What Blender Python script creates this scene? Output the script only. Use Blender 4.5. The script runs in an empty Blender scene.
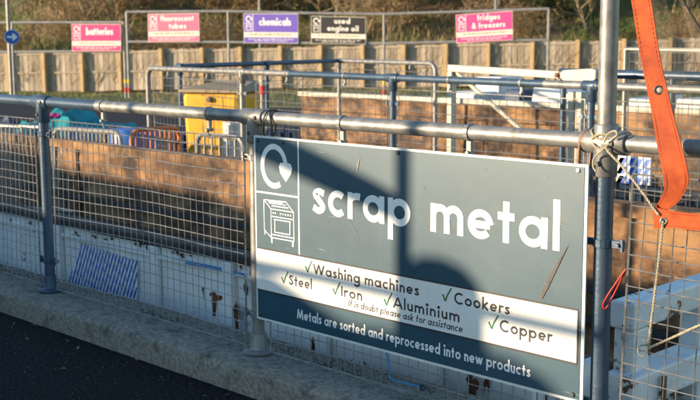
import bpy, math, random
from mathutils import Vector as V, Matrix
random.seed(11)
R = random.Random(5)
sc = bpy.context.scene
col = sc.collection

# ------------------------------------------------------------------ camera
FPX = 1124.08
C0 = V((3.828, -3.2358, 1.5497))
FW = V((-0.69944617, 0.70011187, -0.14359116)).normalized()
RT = V((0.7079424, 0.70625279, -0.00495598)).normalized()
UP = RT.cross(FW).normalized()
cam = bpy.data.cameras.new('camera')
cam.sensor_width = 36.0
cam.lens = FPX * 36 / 700
cam.clip_start = 0.05
cam.clip_end = 1000
cam.dof.use_dof = True
cam.dof.focus_distance = 4.15
cam.dof.aperture_fstop = 6.3
co = bpy.data.objects.new('camera', cam)
m = Matrix((RT, UP, -FW)).transposed().to_4x4()
m.translation = C0
co.matrix_world = m
col.objects.link(co)
sc.camera = co

# ------------------------------------------------------------------ light
SUN_EL = math.radians(9.0)
SUN_H = V((-0.53, -0.848)).normalized()           # horizontal direction towards the sun
w = bpy.data.worlds.new('World'); sc.world = w; w.use_nodes = True
nt = w.node_tree
sky = nt.nodes.new('ShaderNodeTexSky'); sky.sky_type = 'NISHITA'
sky.sun_disc = False
sky.sun_elevation = SUN_EL
sky.sun_rotation = math.atan2(SUN_H.x, SUN_H.y)
sky.air_density = 1.2; sky.dust_density = 0.1; sky.ozone_density = 3.0
nt.links.new(sky.outputs[0], nt.nodes['Background'].inputs[0])
nt.nodes['Background'].inputs[1].default_value = 0.15
sl = bpy.data.lights.new('sun', 'SUN'); sl.energy = 4.4; sl.angle = math.radians(0.8)
sl.color = (1.0, 0.77, 0.50)
so = bpy.data.objects.new('sun', sl)
SUN = V((SUN_H.x * math.cos(SUN_EL), SUN_H.y * math.cos(SUN_EL), math.sin(SUN_EL)))
so.rotation_euler = SUN.to_track_quat('Z', 'Y').to_euler()
so.location = SUN * 40
col.objects.link(so)
sc.view_settings.view_transform = 'Standard'
sc.view_settings.look = 'None'
sc.view_settings.exposure = 1.2
sc.view_settings.gamma = 1.0

# ------------------------------------------------------------------ pixel helpers
def ray(x, y): return FW + RT * ((x - 350) / FPX) + UP * ((200 - y) / FPX)
def at_y(x, y, Y): d = ray(x, y); return C0 + d * ((Y - C0.y) / d.y)
def at_z(x, y, Z): d = ray(x, y); return C0 + d * ((Z - C0.z) / d.z)
def at_d(x, y, D): return C0 + ray(x, y) * D
def on_plane(x, y, p, n): d = ray(x, y); return C0 + d * ((p - C0).dot(n) / d.dot(n))

# ------------------------------------------------------------------ mesh builder
class MB:
    def __init__(s): s.v = []; s.f = []
    def add(s, vs, fs):
        o = len(s.v); s.v += [tuple(p) for p in vs]; s.f += [tuple(i + o for i in f) for f in fs]
    def box(s, a, b):
        x0, y0, z0 = a; x1, y1, z1 = b
        s.add([(x0,y0,z0),(x1,y0,z0),(x1,y1,z0),(x0,y1,z0),(x0,y0,z1),(x1,y0,z1),(x1,y1,z1),(x0,y1,z1)],
              [(0,3,2,1),(4,5,6,7),(0,1,5,4),(1,2,6,5),(2,3,7,6),(3,0,4,7)])
    def obox(s, c, ax, ay, az):   # centre, half axes
        c = V(c); ax = V(ax); ay = V(ay); az = V(az)
        s.add([c-ax-ay-az, c+ax-ay-az, c+ax+ay-az, c-ax+ay-az, c-ax-ay+az, c+ax-ay+az, c+ax+ay+az, c-ax+ay+az],
              [(0,3,2,1),(4,5,6,7),(0,1,5,4),(1,2,6,5),(2,3,7,6),(3,0,4,7)])
    def bar(s, a, b, w, h, up=(0,0,1)):   # rectangular bar from a to b
        a = V(a); b = V(b); d = (b - a); L = d.length; d.normalize()
        u = V(up); r = d.cross(u)
        if r.length < 1e-4: r = d.cross(V((1,0,0)))
        r.normalize(); u = r.cross(d)
        s.obox((a + b) / 2, d * L / 2, r * w / 2, u * h / 2)
    def tube(s, pts, r, n=8, cap=True):
        pts = [V(p) for p in pts]; o = len(s.v); N = len(pts)
        rs = r if isinstance(r, (list, tuple)) else [r] * N
        t0 = (pts[1] - pts[0]).normalized()
        ref = V((0,0,1)) if abs(t0.z) < .9 else V((1,0,0))
        nrm = (ref - t0 * ref.dot(t0)).normalized()
        for i, p in enumerate(pts):
            if i == 0: t = t0
            elif i == N - 1: t = (pts[i] - pts[i-1]).normalized()
            else: t = ((pts[i+1] - pts[i]).normalized() + (pts[i] - pts[i-1]).normalized())
            if t.length < 1e-6: t = t0
            t = t.normalized()
            q = nrm - t * nrm.dot(t)
            nrm = q.normalized() if q.length > 1e-6 else nrm
            bn = t.cross(nrm)
            for k in range(n):
                a = 2 * math.pi * k / n
                s.v.append(tuple(p + (nrm * math.cos(a) + bn * math.sin(a)) * rs[i]))
        for i in range(N - 1):
            for k in range(n):
                a = o + i * n + k; b = o + i * n + (k + 1) % n
                s.f.append((a, b, b + n, a + n))
        if cap:
            s.f.append(tuple(o + k for k in reversed(range(n))))
            s.f.append(tuple(o + (N - 1) * n + k for k in range(n)))
    def lathe(s, prof, c, n=16, axis=(0,0,1)):
        ax = V(axis).normalized(); ref = V((1,0,0)) if abs(ax.x) < .9 else V((0,1,0))
        u = (ref - ax * ref.dot(ax)).normalized(); v = ax.cross(u); o = len(s.v); c = V(c)
        for r_, h in prof:
            for k in range(n):
                a = 2 * math.pi * k / n
                s.v.append(tuple(c + ax * h + (u * math.cos(a) + v * math.sin(a)) * r_))
        for i in range(len(prof) - 1):
            for k in range(n):
                a = o + i * n + k; b = o + i * n + (k + 1) % n
                s.f.append((a, b, b + n, a + n))
        s.f.append(tuple(o + k for k in reversed(range(n))))
        s.f.append(tuple(o + (len(prof) - 1) * n + k for k in range(n)))
    def prism(s, poly, fmap, d0, d1):   # extrude 2D polygon; fmap(x,y,d)->3D
        n = len(poly)
        s.add([fmap(x, y, d0) for x, y in poly] + [fmap(x, y, d1) for x, y in poly],
              [tuple(range(n))[::-1], tuple(range(n, 2*n))] + [(i, (i+1) % n, n + (i+1) % n, n + i) for i in range(n)])
    def build(s, name, mat, parent=None, smooth=False, bevel=0, fix=False):
        me = bpy.data.meshes.new(name); me.from_pydata(s.v, [], s.f); me.validate(); me.update()
        if fix:
            import bmesh
            bm = bmesh.new(); bm.from_mesh(me); bmesh.ops.recalc_face_normals(bm, faces=bm.faces); bm.to_mesh(me); bm.free()
        if smooth:
            me.polygons.foreach_set('use_smooth', [True] * len(me.polygons))
            try: me.set_sharp_from_angle(angle=math.radians(40))
            except Exception: pass
        me.materials.append(MATS[mat])
        ob = bpy.data.objects.new(name, me); col.objects.link(ob)
        if parent is not None: ob.parent = parent
        if bevel:
            b = ob.modifiers.new('bevel', 'BEVEL'); b.width = bevel; b.segments = 2; b.limit_method = 'ANGLE'
        return ob

def tag(o, label=None, cat=None, group=None, kind=None):
    if label: o['label'] = label
    if cat: o['category'] = cat
    if group: o['group'] = group
    if kind: o['kind'] = kind
    return o
def empty(name, label, cat, group=None):
    # (a group is only set where several of one kind exist)
    o = bpy.data.objects.new(name, None); col.objects.link(o); o.empty_display_size = .1
    return tag(o, label, cat, group)
def cr(pts, n=8):   # catmull-rom
    pts = [V(p) for p in pts]; out = []
    P = [pts[0] * 2 - pts[1]] + pts + [pts[-1] * 2 - pts[-2]]
    for i in range(1, len(P) - 2):
        for k in range(n):
            t = k / n; a, b, c, d = P[i-1], P[i], P[i+1], P[i+2]
            out.append(.5 * ((2*b) + (c - a)*t + (2*a - 5*b + 4*c - d)*t*t + (-a + 3*b - 3*c + d)*t**3))
    out.append(pts[-1]); return out

# ------------------------------------------------------------------ materials
MATS = {}
def mat(name, c1, c2=None, rough=.6, metal=0.0, scale=6, detail=6, bump=0.0, bscale=None, c3=None, s3=3, t3=(.55,.65),
        coord='Object', stretch=(1,1,1), spec=.5, ramp=(.35,.65), coat=0.0, rvar=0.0):
    mt = bpy.data.materials.new(name); mt.use_nodes = True; MATS[name] = mt
    n = mt.node_tree.nodes; l = mt.node_tree.links; b = n['Principled BSDF']
    b.inputs['Roughness'].default_value = rough; b.inputs['Metallic'].default_value = metal
    b.inputs['Specular IOR Level'].default_value = spec
    b.inputs['Coat Weight'].default_value = coat
    tc = n.new('ShaderNodeTexCoord'); mp = n.new('ShaderNodeMapping'); mp.inputs['Scale'].default_value = stretch
    l.new(tc.outputs[coord], mp.inputs[0])
    if c2 is None:
        b.inputs['Base Color'].default_value = (*c1, 1)
    else:
        no = n.new('ShaderNodeTexNoise'); no.inputs['Scale'].default_value = scale; no.inputs['Detail'].default_value = detail
        no.inputs['Roughness'].default_value = .62
        l.new(mp.outputs[0], no.inputs['Vector'])
        rp = n.new('ShaderNodeValToRGB'); rp.color_ramp.elements[0].position = ramp[0]; rp.color_ramp.elements[1].position = ramp[1]
        rp.color_ramp.elements[0].color = (*c1, 1); rp.color_ramp.elements[1].color = (*c2, 1)
        l.new(no.outputs[0], rp.inputs[0]); out = rp.outputs[0]
        if c3 is not None:
            n3 = n.new('ShaderNodeTexNoise'); n3.inputs['Scale'].default_value = s3; n3.inputs['Detail'].default_value = 8
            n3.inputs['Roughness'].default_value = .7
            l.new(mp.outputs[0], n3.inputs['Vector'])
            r3 = n.new('ShaderNodeValToRGB'); r3.color_ramp.elements[0].position = t3[0]; r3.color_ramp.elements[1].position = t3[1]
            mx = n.new('ShaderNodeMix'); mx.data_type = 'RGBA'
            l.new(n3.outputs[0], r3.inputs[0]); l.new(r3.outputs[0], mx.inputs['Factor'])
            l.new(out, mx.inputs[6]); mx.inputs[7].default_value = (*c3, 1); out = mx.outputs[2]
        l.new(out, b.inputs['Base Color'])
        if rvar:
            mr = n.new('ShaderNodeMapRange'); mr.inputs[3].default_value = max(.05, rough - rvar); mr.inputs[4].default_value = min(1, rough + rvar)
            l.new(no.outputs[0], mr.inputs[0]); l.new(mr.outputs[0], b.inputs['Roughness'])
    if bump:
        nb = n.new('ShaderNodeTexNoise'); nb.inputs['Scale'].default_value = bscale or scale * 4; nb.inputs['Detail'].default_value = 6
        l.new(mp.outputs[0], nb.inputs['Vector'])
        bp = n.new('ShaderNodeBump'); bp.inputs['Strength'].default_value = bump; bp.inputs['Distance'].default_value = .01
        l.new(nb.outputs[0], bp.inputs['Height']); l.new(bp.outputs[0], b.inputs['Normal'])
    return mt

mat('galv', (.17,.175,.18), (.29,.285,.275), rough=.5, metal=.5, scale=14, bump=.06, bscale=60, c3=(.10,.085,.07), s3=10, t3=(.56,.72), rvar=.14)
mat('galv_wire', (.20,.20,.205), (.36,.35,.33), rough=.42, metal=.55, scale=25, c3=(.17,.12,.08), s3=9, t3=(.58,.7))
mat('galv_blue_and_shade', (.035,.065,.11), (.065,.105,.16), rough=.40, metal=.3, scale=7, c3=(.2,.22,.24), s3=22, t3=(.63,.70), bump=.12, bscale=70)  # dull blue pipe; also the shade painted into parts of the front railing
mat('iron', (.06,.06,.065), (.11,.10,.10), rough=.6, metal=.5, scale=20)
mat('asphalt', (.0015,.002,.003), (.024,.026,.030), rough=.95, scale=60, detail=8, bump=1.0, bscale=75, c3=(.12,.12,.12), s3=95, t3=(.665,.70), ramp=(.42,.62), spec=.15)
mat('yard_asphalt', (.014,.017,.024), (.028,.031,.038), rough=.95, scale=3, bump=.3, bscale=60, spec=.2)
mat('concrete', (.13,.115,.095), (.36,.322,.27), rough=.96, scale=48, detail=10, bump=.6, bscale=90, c3=(.04,.037,.03), s3=9, t3=(.52,.76), spec=.15, ramp=(.3,.7))
mat('bay_concrete', (.16,.155,.145), (.27,.26,.24), rough=.92, scale=4, bump=.35, bscale=30, c3=(.07,.065,.06), s3=3)
mat('bay_floor', (.03,.028,.026), (.06,.055,.05), rough=.95, scale=4)
mat('moss', (.02,.03,.008), (.06,.07,.02), rough=1, scale=20)
mat('skip_white', (.64,.66,.67), (.80,.81,.80), rough=.5, scale=3.5, bump=.10, bscale=25, c3=(.17,.065,.03), s3=4.2, t3=(.635,.665))
mat('skip_battered', (.60,.61,.61), (.78,.78,.76), rough=.5, scale=5, bump=.2, bscale=25, c3=(.10,.05,.025), s3=5.5, t3=(.57,.60))
mat('skip_rim', (.022,.020,.021), (.06,.05,.045), rough=.75, metal=.1, scale=7, bump=.3, bscale=30, c3=(.12,.05,.024), s3=6, t3=(.62,.70))
mat('skip_rust', (.10,.050,.026), (.33,.185,.085), rough=.88, scale=2.8, detail=13, bump=.6, bscale=12, c3=(.035,.02,.015), s3=1.9, t3=(.46,.62), stretch=(1,1,1.3), ramp=(.38,.60))
mat('rust_patch', (.03,.014,.01), (.17,.06,.022), rough=.9, scale=22, bump=.4, bscale=60)
mat('hatch_blue', (.02,.10,.48), (.03,.13,.55), rough=.45, scale=5)
mat('hatch_white', (.76,.80,.84), (.82,.85,.87), rough=.5, scale=8)
mat('scrap_dark', (.03,.027,.025), (.09,.07,.055), rough=.7, metal=.4, scale=8, c3=(.18,.07,.03), s3=5)
mat('scrap_timber', (.09,.06,.04), (.19,.13,.085), rough=.85, scale=4, stretch=(1,8,8))
mat('board', (.008,.054,.094), (.013,.066,.108), rough=.44, scale=2.2, bump=.03, bscale=9, c3=(.03,.08,.115), s3=6, t3=(.5,.8), coat=.0, spec=.62, rvar=.06)
mat('board_edge', (.58,.60,.60), (.72,.72,.70), rough=.45, scale=12)
mat('strip_white', (.70,.70,.68), (.80,.79,.76), rough=.4, scale=5, c3=(.55,.47,.36), s3=9, t3=(.66,.78))
mat('print_white', (.76,.77,.77), (.85,.85,.84), rough=.4, scale=20)
mat('print_dark', (.03,.03,.035), rough=.45)
mat('print_green', (.01,.16,.05), rough=.45)
mat('scratch', (.075,.075,.072), (.13,.115,.098), rough=.8, scale=70)
mat('scratch_light', (.14,.15,.15), (.26,.24,.20), rough=.7, scale=40)
mat('strap', (.33,.050,.010), (.43,.078,.015), rough=.85, scale=30, bump=.25, bscale=420, c3=(.17,.026,.009), s3=5, t3=(.44,.74))
mat('stitch', (.20,.045,.012), rough=.9)
mat('rope', (.33,.29,.20), (.48,.43,.32), rough=.9, scale=80, bump=.6, bscale=300)
mat('red_tie', (.42,.02,.02), rough=.5)
mat('blue_rope', (.03,.17,.42), (.05,.25,.55), rough=.7, scale=60)
mat('black_tie', (.015,.015,.017), rough=.5)
mat('brown_strap', (.14,.055,.02), (.24,.10,.04), rough=.6, scale=20)
mat('yellow', (.60,.30,.004), (.70,.38,.008), rough=.45, scale=3, c3=(.38,.20,.02), s3=5, t3=(.6,.75))
mat('lid_grey', (.25,.19,.12), (.33,.255,.165), rough=.75, scale=5)
mat('appliance', (.60,.60,.58), (.72,.71,.69), rough=.4, scale=3, c3=(.40,.36,.31), s3=4, t3=(.6,.75))
mat('teal', (.01,.20,.24), (.03,.32,.34), rough=.5, scale=4)
mat('navy', (.008,.02,.07), (.02,.05,.13), rough=.55, scale=4)
mat('magenta', (.35,.02,.16), rough=.6)
mat('barrel_blue', (.01,.10,.42), (.02,.14,.5), rough=.4, scale=4)
mat('orange_paint', (.50,.13,.04), (.6,.2,.07), rough=.5, scale=6)
mat('cream_paint', (.42,.38,.31), (.54,.49,.40), rough=.55, scale=5, c3=(.26,.19,.12), s3=6, t3=(.6,.72))
mat('boom_white', (.42,.38,.31), (.54,.49,.41), rough=.5, scale=5, c3=(.24,.19,.14), s3=6, t3=(.6,.72))
mat('timber', (.30,.25,.195), (.43,.365,.29), rough=.9, scale=2.2, stretch=(3,3,.5), c3=(.21,.18,.145), s3=1.0, t3=(.52,.75))
mat('timber_post', (.38,.26,.13), (.48,.35,.19), rough=.85, scale=4, stretch=(5,5,.8))
mat('pink', (.72,.012,.17), rough=.45); mat('pink_pale', (.76,.13,.25), rough=.5); mat('pink_mid', (.70,.06,.25), rough=.5)
mat('violet', (.13,.08,.46), rough=.45); mat('black_board', (.018,.016,.02), rough=.45)
mat('far_strip', (.70,.66,.58), rough=.5); mat('far_print', (.86,.82,.78), rough=.5); mat('greek', (.36,.28,.20), rough=.6)
mat('sign_blue', (.01,.09,.45), rough=.4); mat('red_paint', (.5,.02,.02), rough=.5); mat('yellow_paint', (.65,.42,.02), rough=.5)
mat('frame_grey', (.20,.20,.20), (.30,.29,.28), rough=.5, metal=.3, scale=4)
mat('verge', (.05,.085,.018), (.10,.115,.03), rough=1, scale=.9, bump=.5, bscale=6, c3=(.14,.11,.05), s3=.5)
mat('bank', (.055,.095,.015), (.11,.125,.036), rough=1, scale=.25, detail=8, bump=.8, bscale=3, c3=(.15,.10,.05), s3=.16, t3=(.42,.54))
mat('blade', (.075,.14,.022), (.15,.18,.045), rough=.9, scale=.8, c3=(.26,.19,.085), s3=.35, t3=(.42,.58))
mat('straw', (.24,.17,.075), (.34,.26,.13), rough=.95, scale=2)
mat('twig', (.20,.14,.08), (.36,.26,.15), rough=.95, scale=2)
mat('twig_pale', (.33,.25,.155), (.46,.36,.23), rough=.95, scale=2)
mat('dead_leaf', (.15,.10,.045), (.27,.175,.075), rough=1, scale=3)
mat('green_leaf', (.05,.09,.018), (.10,.13,.03), rough=.9, scale=3)
mat('van_paint', (.55,.55,.55), (.6,.6,.6), rough=.35, scale=2)
mat('glass_dark', (.02,.025,.03), rough=.08)
mat('rubber', (.02,.02,.02), rough=.85)
mat('bin_green', (.02,.09,.03), (.03,.12,.04), rough=.5, scale=4)
mat('pebble', (.12,.12,.12), (.3,.29,.27), rough=.9, scale=30)

def island_tone(name, lo, hi):
    mt = MATS[name]; n = mt.node_tree.nodes; l = mt.node_tree.links; b = n['Principled BSDF']; src = b.inputs['Base Color'].links[0].from_socket
    g = n.new('ShaderNodeNewGeometry'); mr = n.new('ShaderNodeMapRange'); mr.inputs[3].default_value = lo; mr.inputs[4].default_value = hi
    hs = n.new('ShaderNodeHueSaturation'); l.new(g.outputs['Random Per Island'], mr.inputs[0]); l.new(mr.outputs[0], hs.inputs['Value']); l.new(src, hs.inputs['Color']); l.new(hs.outputs[0], b.inputs['Base Color'])
island_tone('timber', .72, 1.18); island_tone('dead_leaf', .5, 1.4); island_tone('green_leaf', .5, 1.4); island_tone('blade', .6, 1.3); island_tone('pebble', .4, 1.6)
# board: fine scratches on the big sign
def scratches(name, col_, scale=38, th=.012):
    mt = MATS[name]; n = mt.node_tree.nodes; l = mt.node_tree.links; b = n['Principled BSDF']
    src = b.inputs['Base Color'].links[0].from_socket
    tc = n.new('ShaderNodeTexCoord'); mp = n.new('ShaderNodeMapping')
    mp.inputs['Rotation'].default_value = (0, .6, 0); mp.inputs['Scale'].default_value = (2.2, 1, 30)
    no = n.new('ShaderNodeTexNoise'); no.inputs['Scale'].default_value = 3.2; no.inputs['Detail'].default_value = 3
    l.new(tc.outputs['Object'], mp.inputs[0]); l.new(mp.outputs[0], no.inputs['Vector'])
    rp = n.new('ShaderNodeValToRGB'); rp.color_ramp.elements[0].position = .70; rp.color_ramp.elements[1].position = .76
    l.new(no.outputs[0], rp.inputs[0])
    mx = n.new('ShaderNodeMix'); mx.data_type = 'RGBA'
    mu = n.new('ShaderNodeMath'); mu.operation = 'MULTIPLY'; mu.inputs[1].default_value = .6
    l.new(rp.outputs[0], mu.inputs[0]); l.new(mu.outputs[0], mx.inputs['Factor']); l.new(src, mx.inputs[6]); mx.inputs[7].default_value = (*col_, 1)
    l.new(mx.outputs[2], b.inputs['Base Color'])
scratches('board', (.27, .27, .25))

# debris net: a woven net one can see through
mt = bpy.data.materials.new('net'); mt.use_nodes = True; MATS['net'] = mt
n = mt.node_tree.nodes; l = mt.node_tree.links
tr = n.new('ShaderNodeBsdfTransparent'); mx = n.new('ShaderNodeMixShader'); mx.inputs[0].default_value = .26
n['Principled BSDF'].inputs['Base Color'].default_value = (.10, .095, .085, 1); n['Principled BSDF'].inputs['Roughness'].default_value = .9
l.new(tr.outputs[0], mx.inputs[1]); l.new(n['Principled BSDF'].outputs[0], mx.inputs[2]); l.new(mx.outputs[0], n['Material Output'].inputs[0])

# ------------------------------------------------------------------ lettering (geometric sans drawn as strokes)
def arc(cx, cy, rx, a0, a1, ry=None, n=18):
    ry = rx if ry is None else ry
    return [(cx + rx * math.cos(math.radians(a0 + (a1 - a0) * i / n)), cy + ry * math.sin(math.radians(a0 + (a1 - a0) * i / n))) for i in range(n + 1)]
def cr2(p, n=5): return [(q.x, q.y) for q in cr([V((a, b, 0)) for a, b in p], n)]
def glyph(ch, w):
    h = w / 2; q = .5 - h; A = 1.62; D = -.52; K = 1.5
    st = lambda x, a, b: [(x, a), (x, b)]
    if ch == ' ': return .34, []
    if ch == 'o': return 1.0, [arc(.5, .5, q, 0, 360, n=32)]
    if ch == 'a': return 1.04, [arc(.5, .5, q, 0, 360, n=32), st(1.04 - h, 0, 1)]
    if ch == 'd': return 1.04, [arc(.5, .5, q, 0, 360, n=32), st(1.04 - h, 0, A)]
    if ch == 'b': return 1.04, [arc(.54, .5, q, 0, 360, n=32), st(h, 0, A)]
    if ch == 'p': return 1.04, [arc(.54, .5, q, 0, 360, n=32), st(h, D, 1)]
    if ch == 'g': return 1.04, [arc(.5, .5, q, 0, 360, n=32), st(1.04 - h, 0, 1), [(1.04 - h, 0)] + arc(.54, -.08, .5 - h, 0, -160, ry=.36)]
    if ch == 'c': return .84, [arc(.5, .5, q, 48, 312, n=26)]
    if ch == 'e': return 1.0, [arc(.5, .5, q, 2, 318, n=28), [(w * .9, .5 - h * .1), (1 - h, .5 - h * .1)]]
    if ch == 's': return .66, [cr2([(.60, .80), (.36, 1 - h), (.14, .76), (.34, .54), (.55, .28), (.33, h), (.04, .24)])]
    if ch == 't': return .62, [st(.31, 0, 1.36), [(0, 1 - h), (.62, 1 - h)]]
    if ch == 'f': return .62, [[(.26, 0), (.26, 1.28)] + arc(.26 + .22, 1.28, .22, 180, 80, n=8), [(0, 1 - h), (.60, 1 - h)]]
    if ch == 'i': return w * 1.25, [st(w * .62, 0, 1), arc(w * .62, 1.36, h * .62, 0, 360, n=12)]
    if ch == 'l': return w, [st(h, 0, A)]
    if ch == 'I': return w, [st(h, 0, K)]
    if ch == 'k': return .86, [st(h, 0, A), [(w * .8, .48), (.78, 1.0)], [(w, .50), (.82, 0)]]
    if ch in 'nhm':
        x = .80; r_ = (x - w) / 2
        s = [st(h, 0, A if ch == 'h' else 1), arc(h + r_, 1 - h - r_, r_, 165, 0, n=12) + [(x - h, 0)]]
        if ch == 'm': s.append([(a + x - w, b) for a, b in s[1]]); return 2 * x - w, s
        return x, s
    if ch == 'u':
        x = .80; r_ = (x - w) / 2
        return x, [[(h, 1)] + arc(h + r_, h + r_, r_, 180, 345, n=12), st(x - h, 0, 1)]
    if ch == 'r': return .60, [st(h, 0, 1), arc(h + .36, .62, .36, 170, 68, ry=.38 - h, n=9)]
    if ch == 'w': return 1.30, [[(.06, 1), (.37, .06)], [(.37, .06), (.65, .95)], [(.65, .95), (.93, .06)], [(.93, .06), (1.24, 1)]]
    if ch == 'W': return 1.9, [[(.06, K), (.52, .06)], [(.52, .06), (.95, K * .98)], [(.95, K * .98), (1.38, .06)], [(1.38, .06), (1.84, K)]]
    if ch == 'z': return .72, [[(.02, 1 - h), (.68, 1 - h)], [(.62, 1 - w), (.08, w)], [(.0, h), (.70, h)]]
    if ch == 'C': return 1.3, [arc(.76, .75, .76 - h, 50, 310, ry=.76 - h, n=28)]
    if ch == 'S': return .9, [cr2([(.82, 1.24), (.48, K - h), (.17, 1.14), (.48, .80), (.75, .40), (.44, h), (.05, .36)])]
    if ch == 'A': return 1.3, [[(.05, 0), (.65, K - .02)], [(.65, K - .02), (1.25, 0)], [(.28, .45), (1.02, .45)]]
    if ch == 'M': return 1.6, [[(.10, 0), (.32, K)], [(.32, K - .04), (.80, .12)], [(.80, .12), (1.28, K - .04)], [(1.28, K), (1.50, 0)]]
    if ch == '&': return 1.2, [cr2([(1.12, .02), (.62, .74), (.36, 1.2), (.58, 1.46), (.80, 1.2), (.42, .78), (.12, .40), (.42, h), (.80, .2), (1.08, .74)])]
    return .5, []
def ribbon(mb, pts, w, fm, d, thick=0):
    P = [V((a, b, 0)) for a, b in pts]; n = len(P); closed = (P[0] - P[-1]).length < 1e-6
    L = []; Rr = []
    for i in range(n):
        if closed: a = P[(i - 1) % (n - 1)] if i < n - 1 else P[n - 2]; c = P[(i + 1) % (n - 1)] if i < n - 1 else P[1]; b = P[i]
        else: a = P[max(i - 1, 0)]; c = P[min(i + 1, n - 1)]; b = P[i]
        t1 = (b - a); t2 = (c - b)
        if t1.length < 1e-9: t1 = t2
        if t2.length < 1e-9: t2 = t1
        t = (t1.normalized() + t2.normalized())
        t = t.normalized() if t.length > 1e-6 else t1.normalized()
        nn = V((-t.y, t.x, 0)); L.append(b + nn * w / 2); Rr.append(b - nn * w / 2)
    vs = [fm(p.x, p.y, d) for p in L] + [fm(p.x, p.y, d) for p in Rr]
    mb.add(vs, [(i, i + 1, n + i + 1, n + i) for i in range(n - 1)])
def write(mb, text, x0, x1, base, xh, w, fm, d=.0008, gap=.17, shear=0.0, only=None):
    adv = []; x = 0
    for ch in text:
        wd, s = glyph(ch, w); adv.append((ch, x, s)); x += wd + (gap if ch != ' ' else gap)
    tot = x - gap; sx = (x1 - x0) / tot
    for ci, (ch, ox, s) in enumerate(adv):
        if only is not None and not only[0] <= ci < only[1]: continue
        for k, st in enumerate(s):
            ribbon(mb, [(x0 + (ox + a + shear * b) * sx, base + b * xh) for a, b in st], w * xh if abs(sx / xh - 1) < .5 else w * sx, fm, d + .00025 * k)

# ================================================================== THE SETTING
def sheet(name, pts, z, mt, kind='structure', thick=0):
    mb = MB(); n = len(pts)
    mb.add([(x, y, z if not callable(z) else z(x, y)) for x, y in pts], [tuple(range(n))])
    return tag(mb.build(name, mt), kind=kind)

sheet('road', [(-60, -60), (40, -60), (40, -.19), (-60, -.19)], 0.0, 'asphalt')
# kerb: worn concrete upstand with a rounded nose
mb = MB(); prof = [(-.208, -.3), (-.208, .02), (-.207, .088), (-.204, .106), (-.197, .114), (-.186, .118), (.20, .122), (.215, .11), (.22, -1.7)]
xs = [-14 + i * .035 for i in range(520)]
rk = random.Random(3)
o = len(mb.v)
for x in xs:
    for j, (y, z) in enumerate(prof):
        jit = (.0045 if j in (3, 4) else .0018) if 1 <= j <= 5 else 0
        mb.v.append((x, y + rk.uniform(-jit, jit) + (.002 * math.sin(x * 2.1) if j < 6 else 0), z + rk.uniform(-jit, jit) * .7))
npf = len(prof)
for i in range(len(xs) - 1):
    for j in range(npf - 1):
        a = i * npf + j; mb.f.append((a, a + npf, a + npf + 1, a + 1))
tag(mb.build('kerb', 'concrete', smooth=True), kind='structure')
sheet('bay_floor', [(-40, .1), (12, .1), (12, 6), (-40, 6)], -1.7, 'bay_floor')
# edge of the far platform
RA = V((-7.25, 4.46, 0)); RB = V((.55, 3.46, 0)); rd = (RB - RA).normalized(); rn = V((-rd.y, rd.x, 0))
YZ = -.45
def far_edge(x): return RA.y + (RB.y - RA.y) * (x - RA.x) / (RB.x - RA.x)
mb = MB(); a = RA - rd * 33; b = RB + rd * 12
mb.bar(a + rn * .25 + V((0, 0, -.90)), b + rn * .25 + V((0, 0, -.90)), .5, 1.62)
tag(mb.build('bay_wall', 'bay_concrete'), kind='structure')
def gz(x, y):   # ground height of the yard and verge
    d = (V((x, y, 0)) - C0).dot(V((FW.x, FW.y, 0)).normalized())
    return YZ - max(0, (d - 36)) * .022
e0 = a + rn * .4; e1 = b + rn * .4
# fence line (vertical plane) and verge / bank behind
FL = at_d(10, 94, 55); FR = at_d(650, 86, 45)
fd = V((FR.x - FL.x, FR.y - FL.y, 0)).normalized(); fn = V((fd.y, -fd.x, 0))
if fn.dot(FW) > 0: fn = -fn
def fence_pt(px): 
    p = on_plane(px, 60, V((FL.x, FL.y, 0)), fn); return V((p.x, p.y, 0))
def fz(p):      # ground along the fence
    t = (p - V((FL.x, FL.y, 0))).dot(fd) / (V((FR.x, FR.y, 0)) - V((FL.x, FL.y, 0))).length
    return FL.z + (FR.z - FL.z) * t
# verge: strip between yard edge and fence foot, gently graded
near_px = [(-220, 97), (0, 101.5), (125, 103), (250, 106), (360, 108), (450, 111), (600, 115), (900, 122)]
NE = [at_z(x, y, YZ + .012) for x, y in near_px]
mb = MB(); mb.add([(e0.x, e0.y, YZ), (e1.x, e1.y, YZ)] + [(p.x, p.y, YZ) for p in reversed(NE)], [tuple(range(2 + len(NE)))])
tag(mb.build('yard', 'yard_asphalt'), kind='structure')
mb = MB(); rows = 14
for k in range(rows + 1):
    for i, p in enumerate(NE):
        f = fence_pt(near_px[i][0] if near_px[i][0] > -200 else -200); q = f - fn * .6
        z0 = YZ + .012; z1 = fz(f)
        t = k / rows
        pp = p.lerp(V((q.x, q.y, 0)), t); s = t * t * (3 - 2 * t)
        mb.v.append((pp.x, pp.y, z0 + (z1 - z0) * s + (.03 if 0 < k else 0) * math.sin(i * 2.3 + k)+ .03*(k>0)))
c_ = len(NE)
VERGE = list(mb.v)
for k in range(rows):
    for i in range(c_ - 1):
        a = k * c_ + i; mb.f.append((a, a + 1, a + c_ + 1, a + c_))
tag(mb.build('verge', 'verge', smooth=True), kind='structure')
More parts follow.
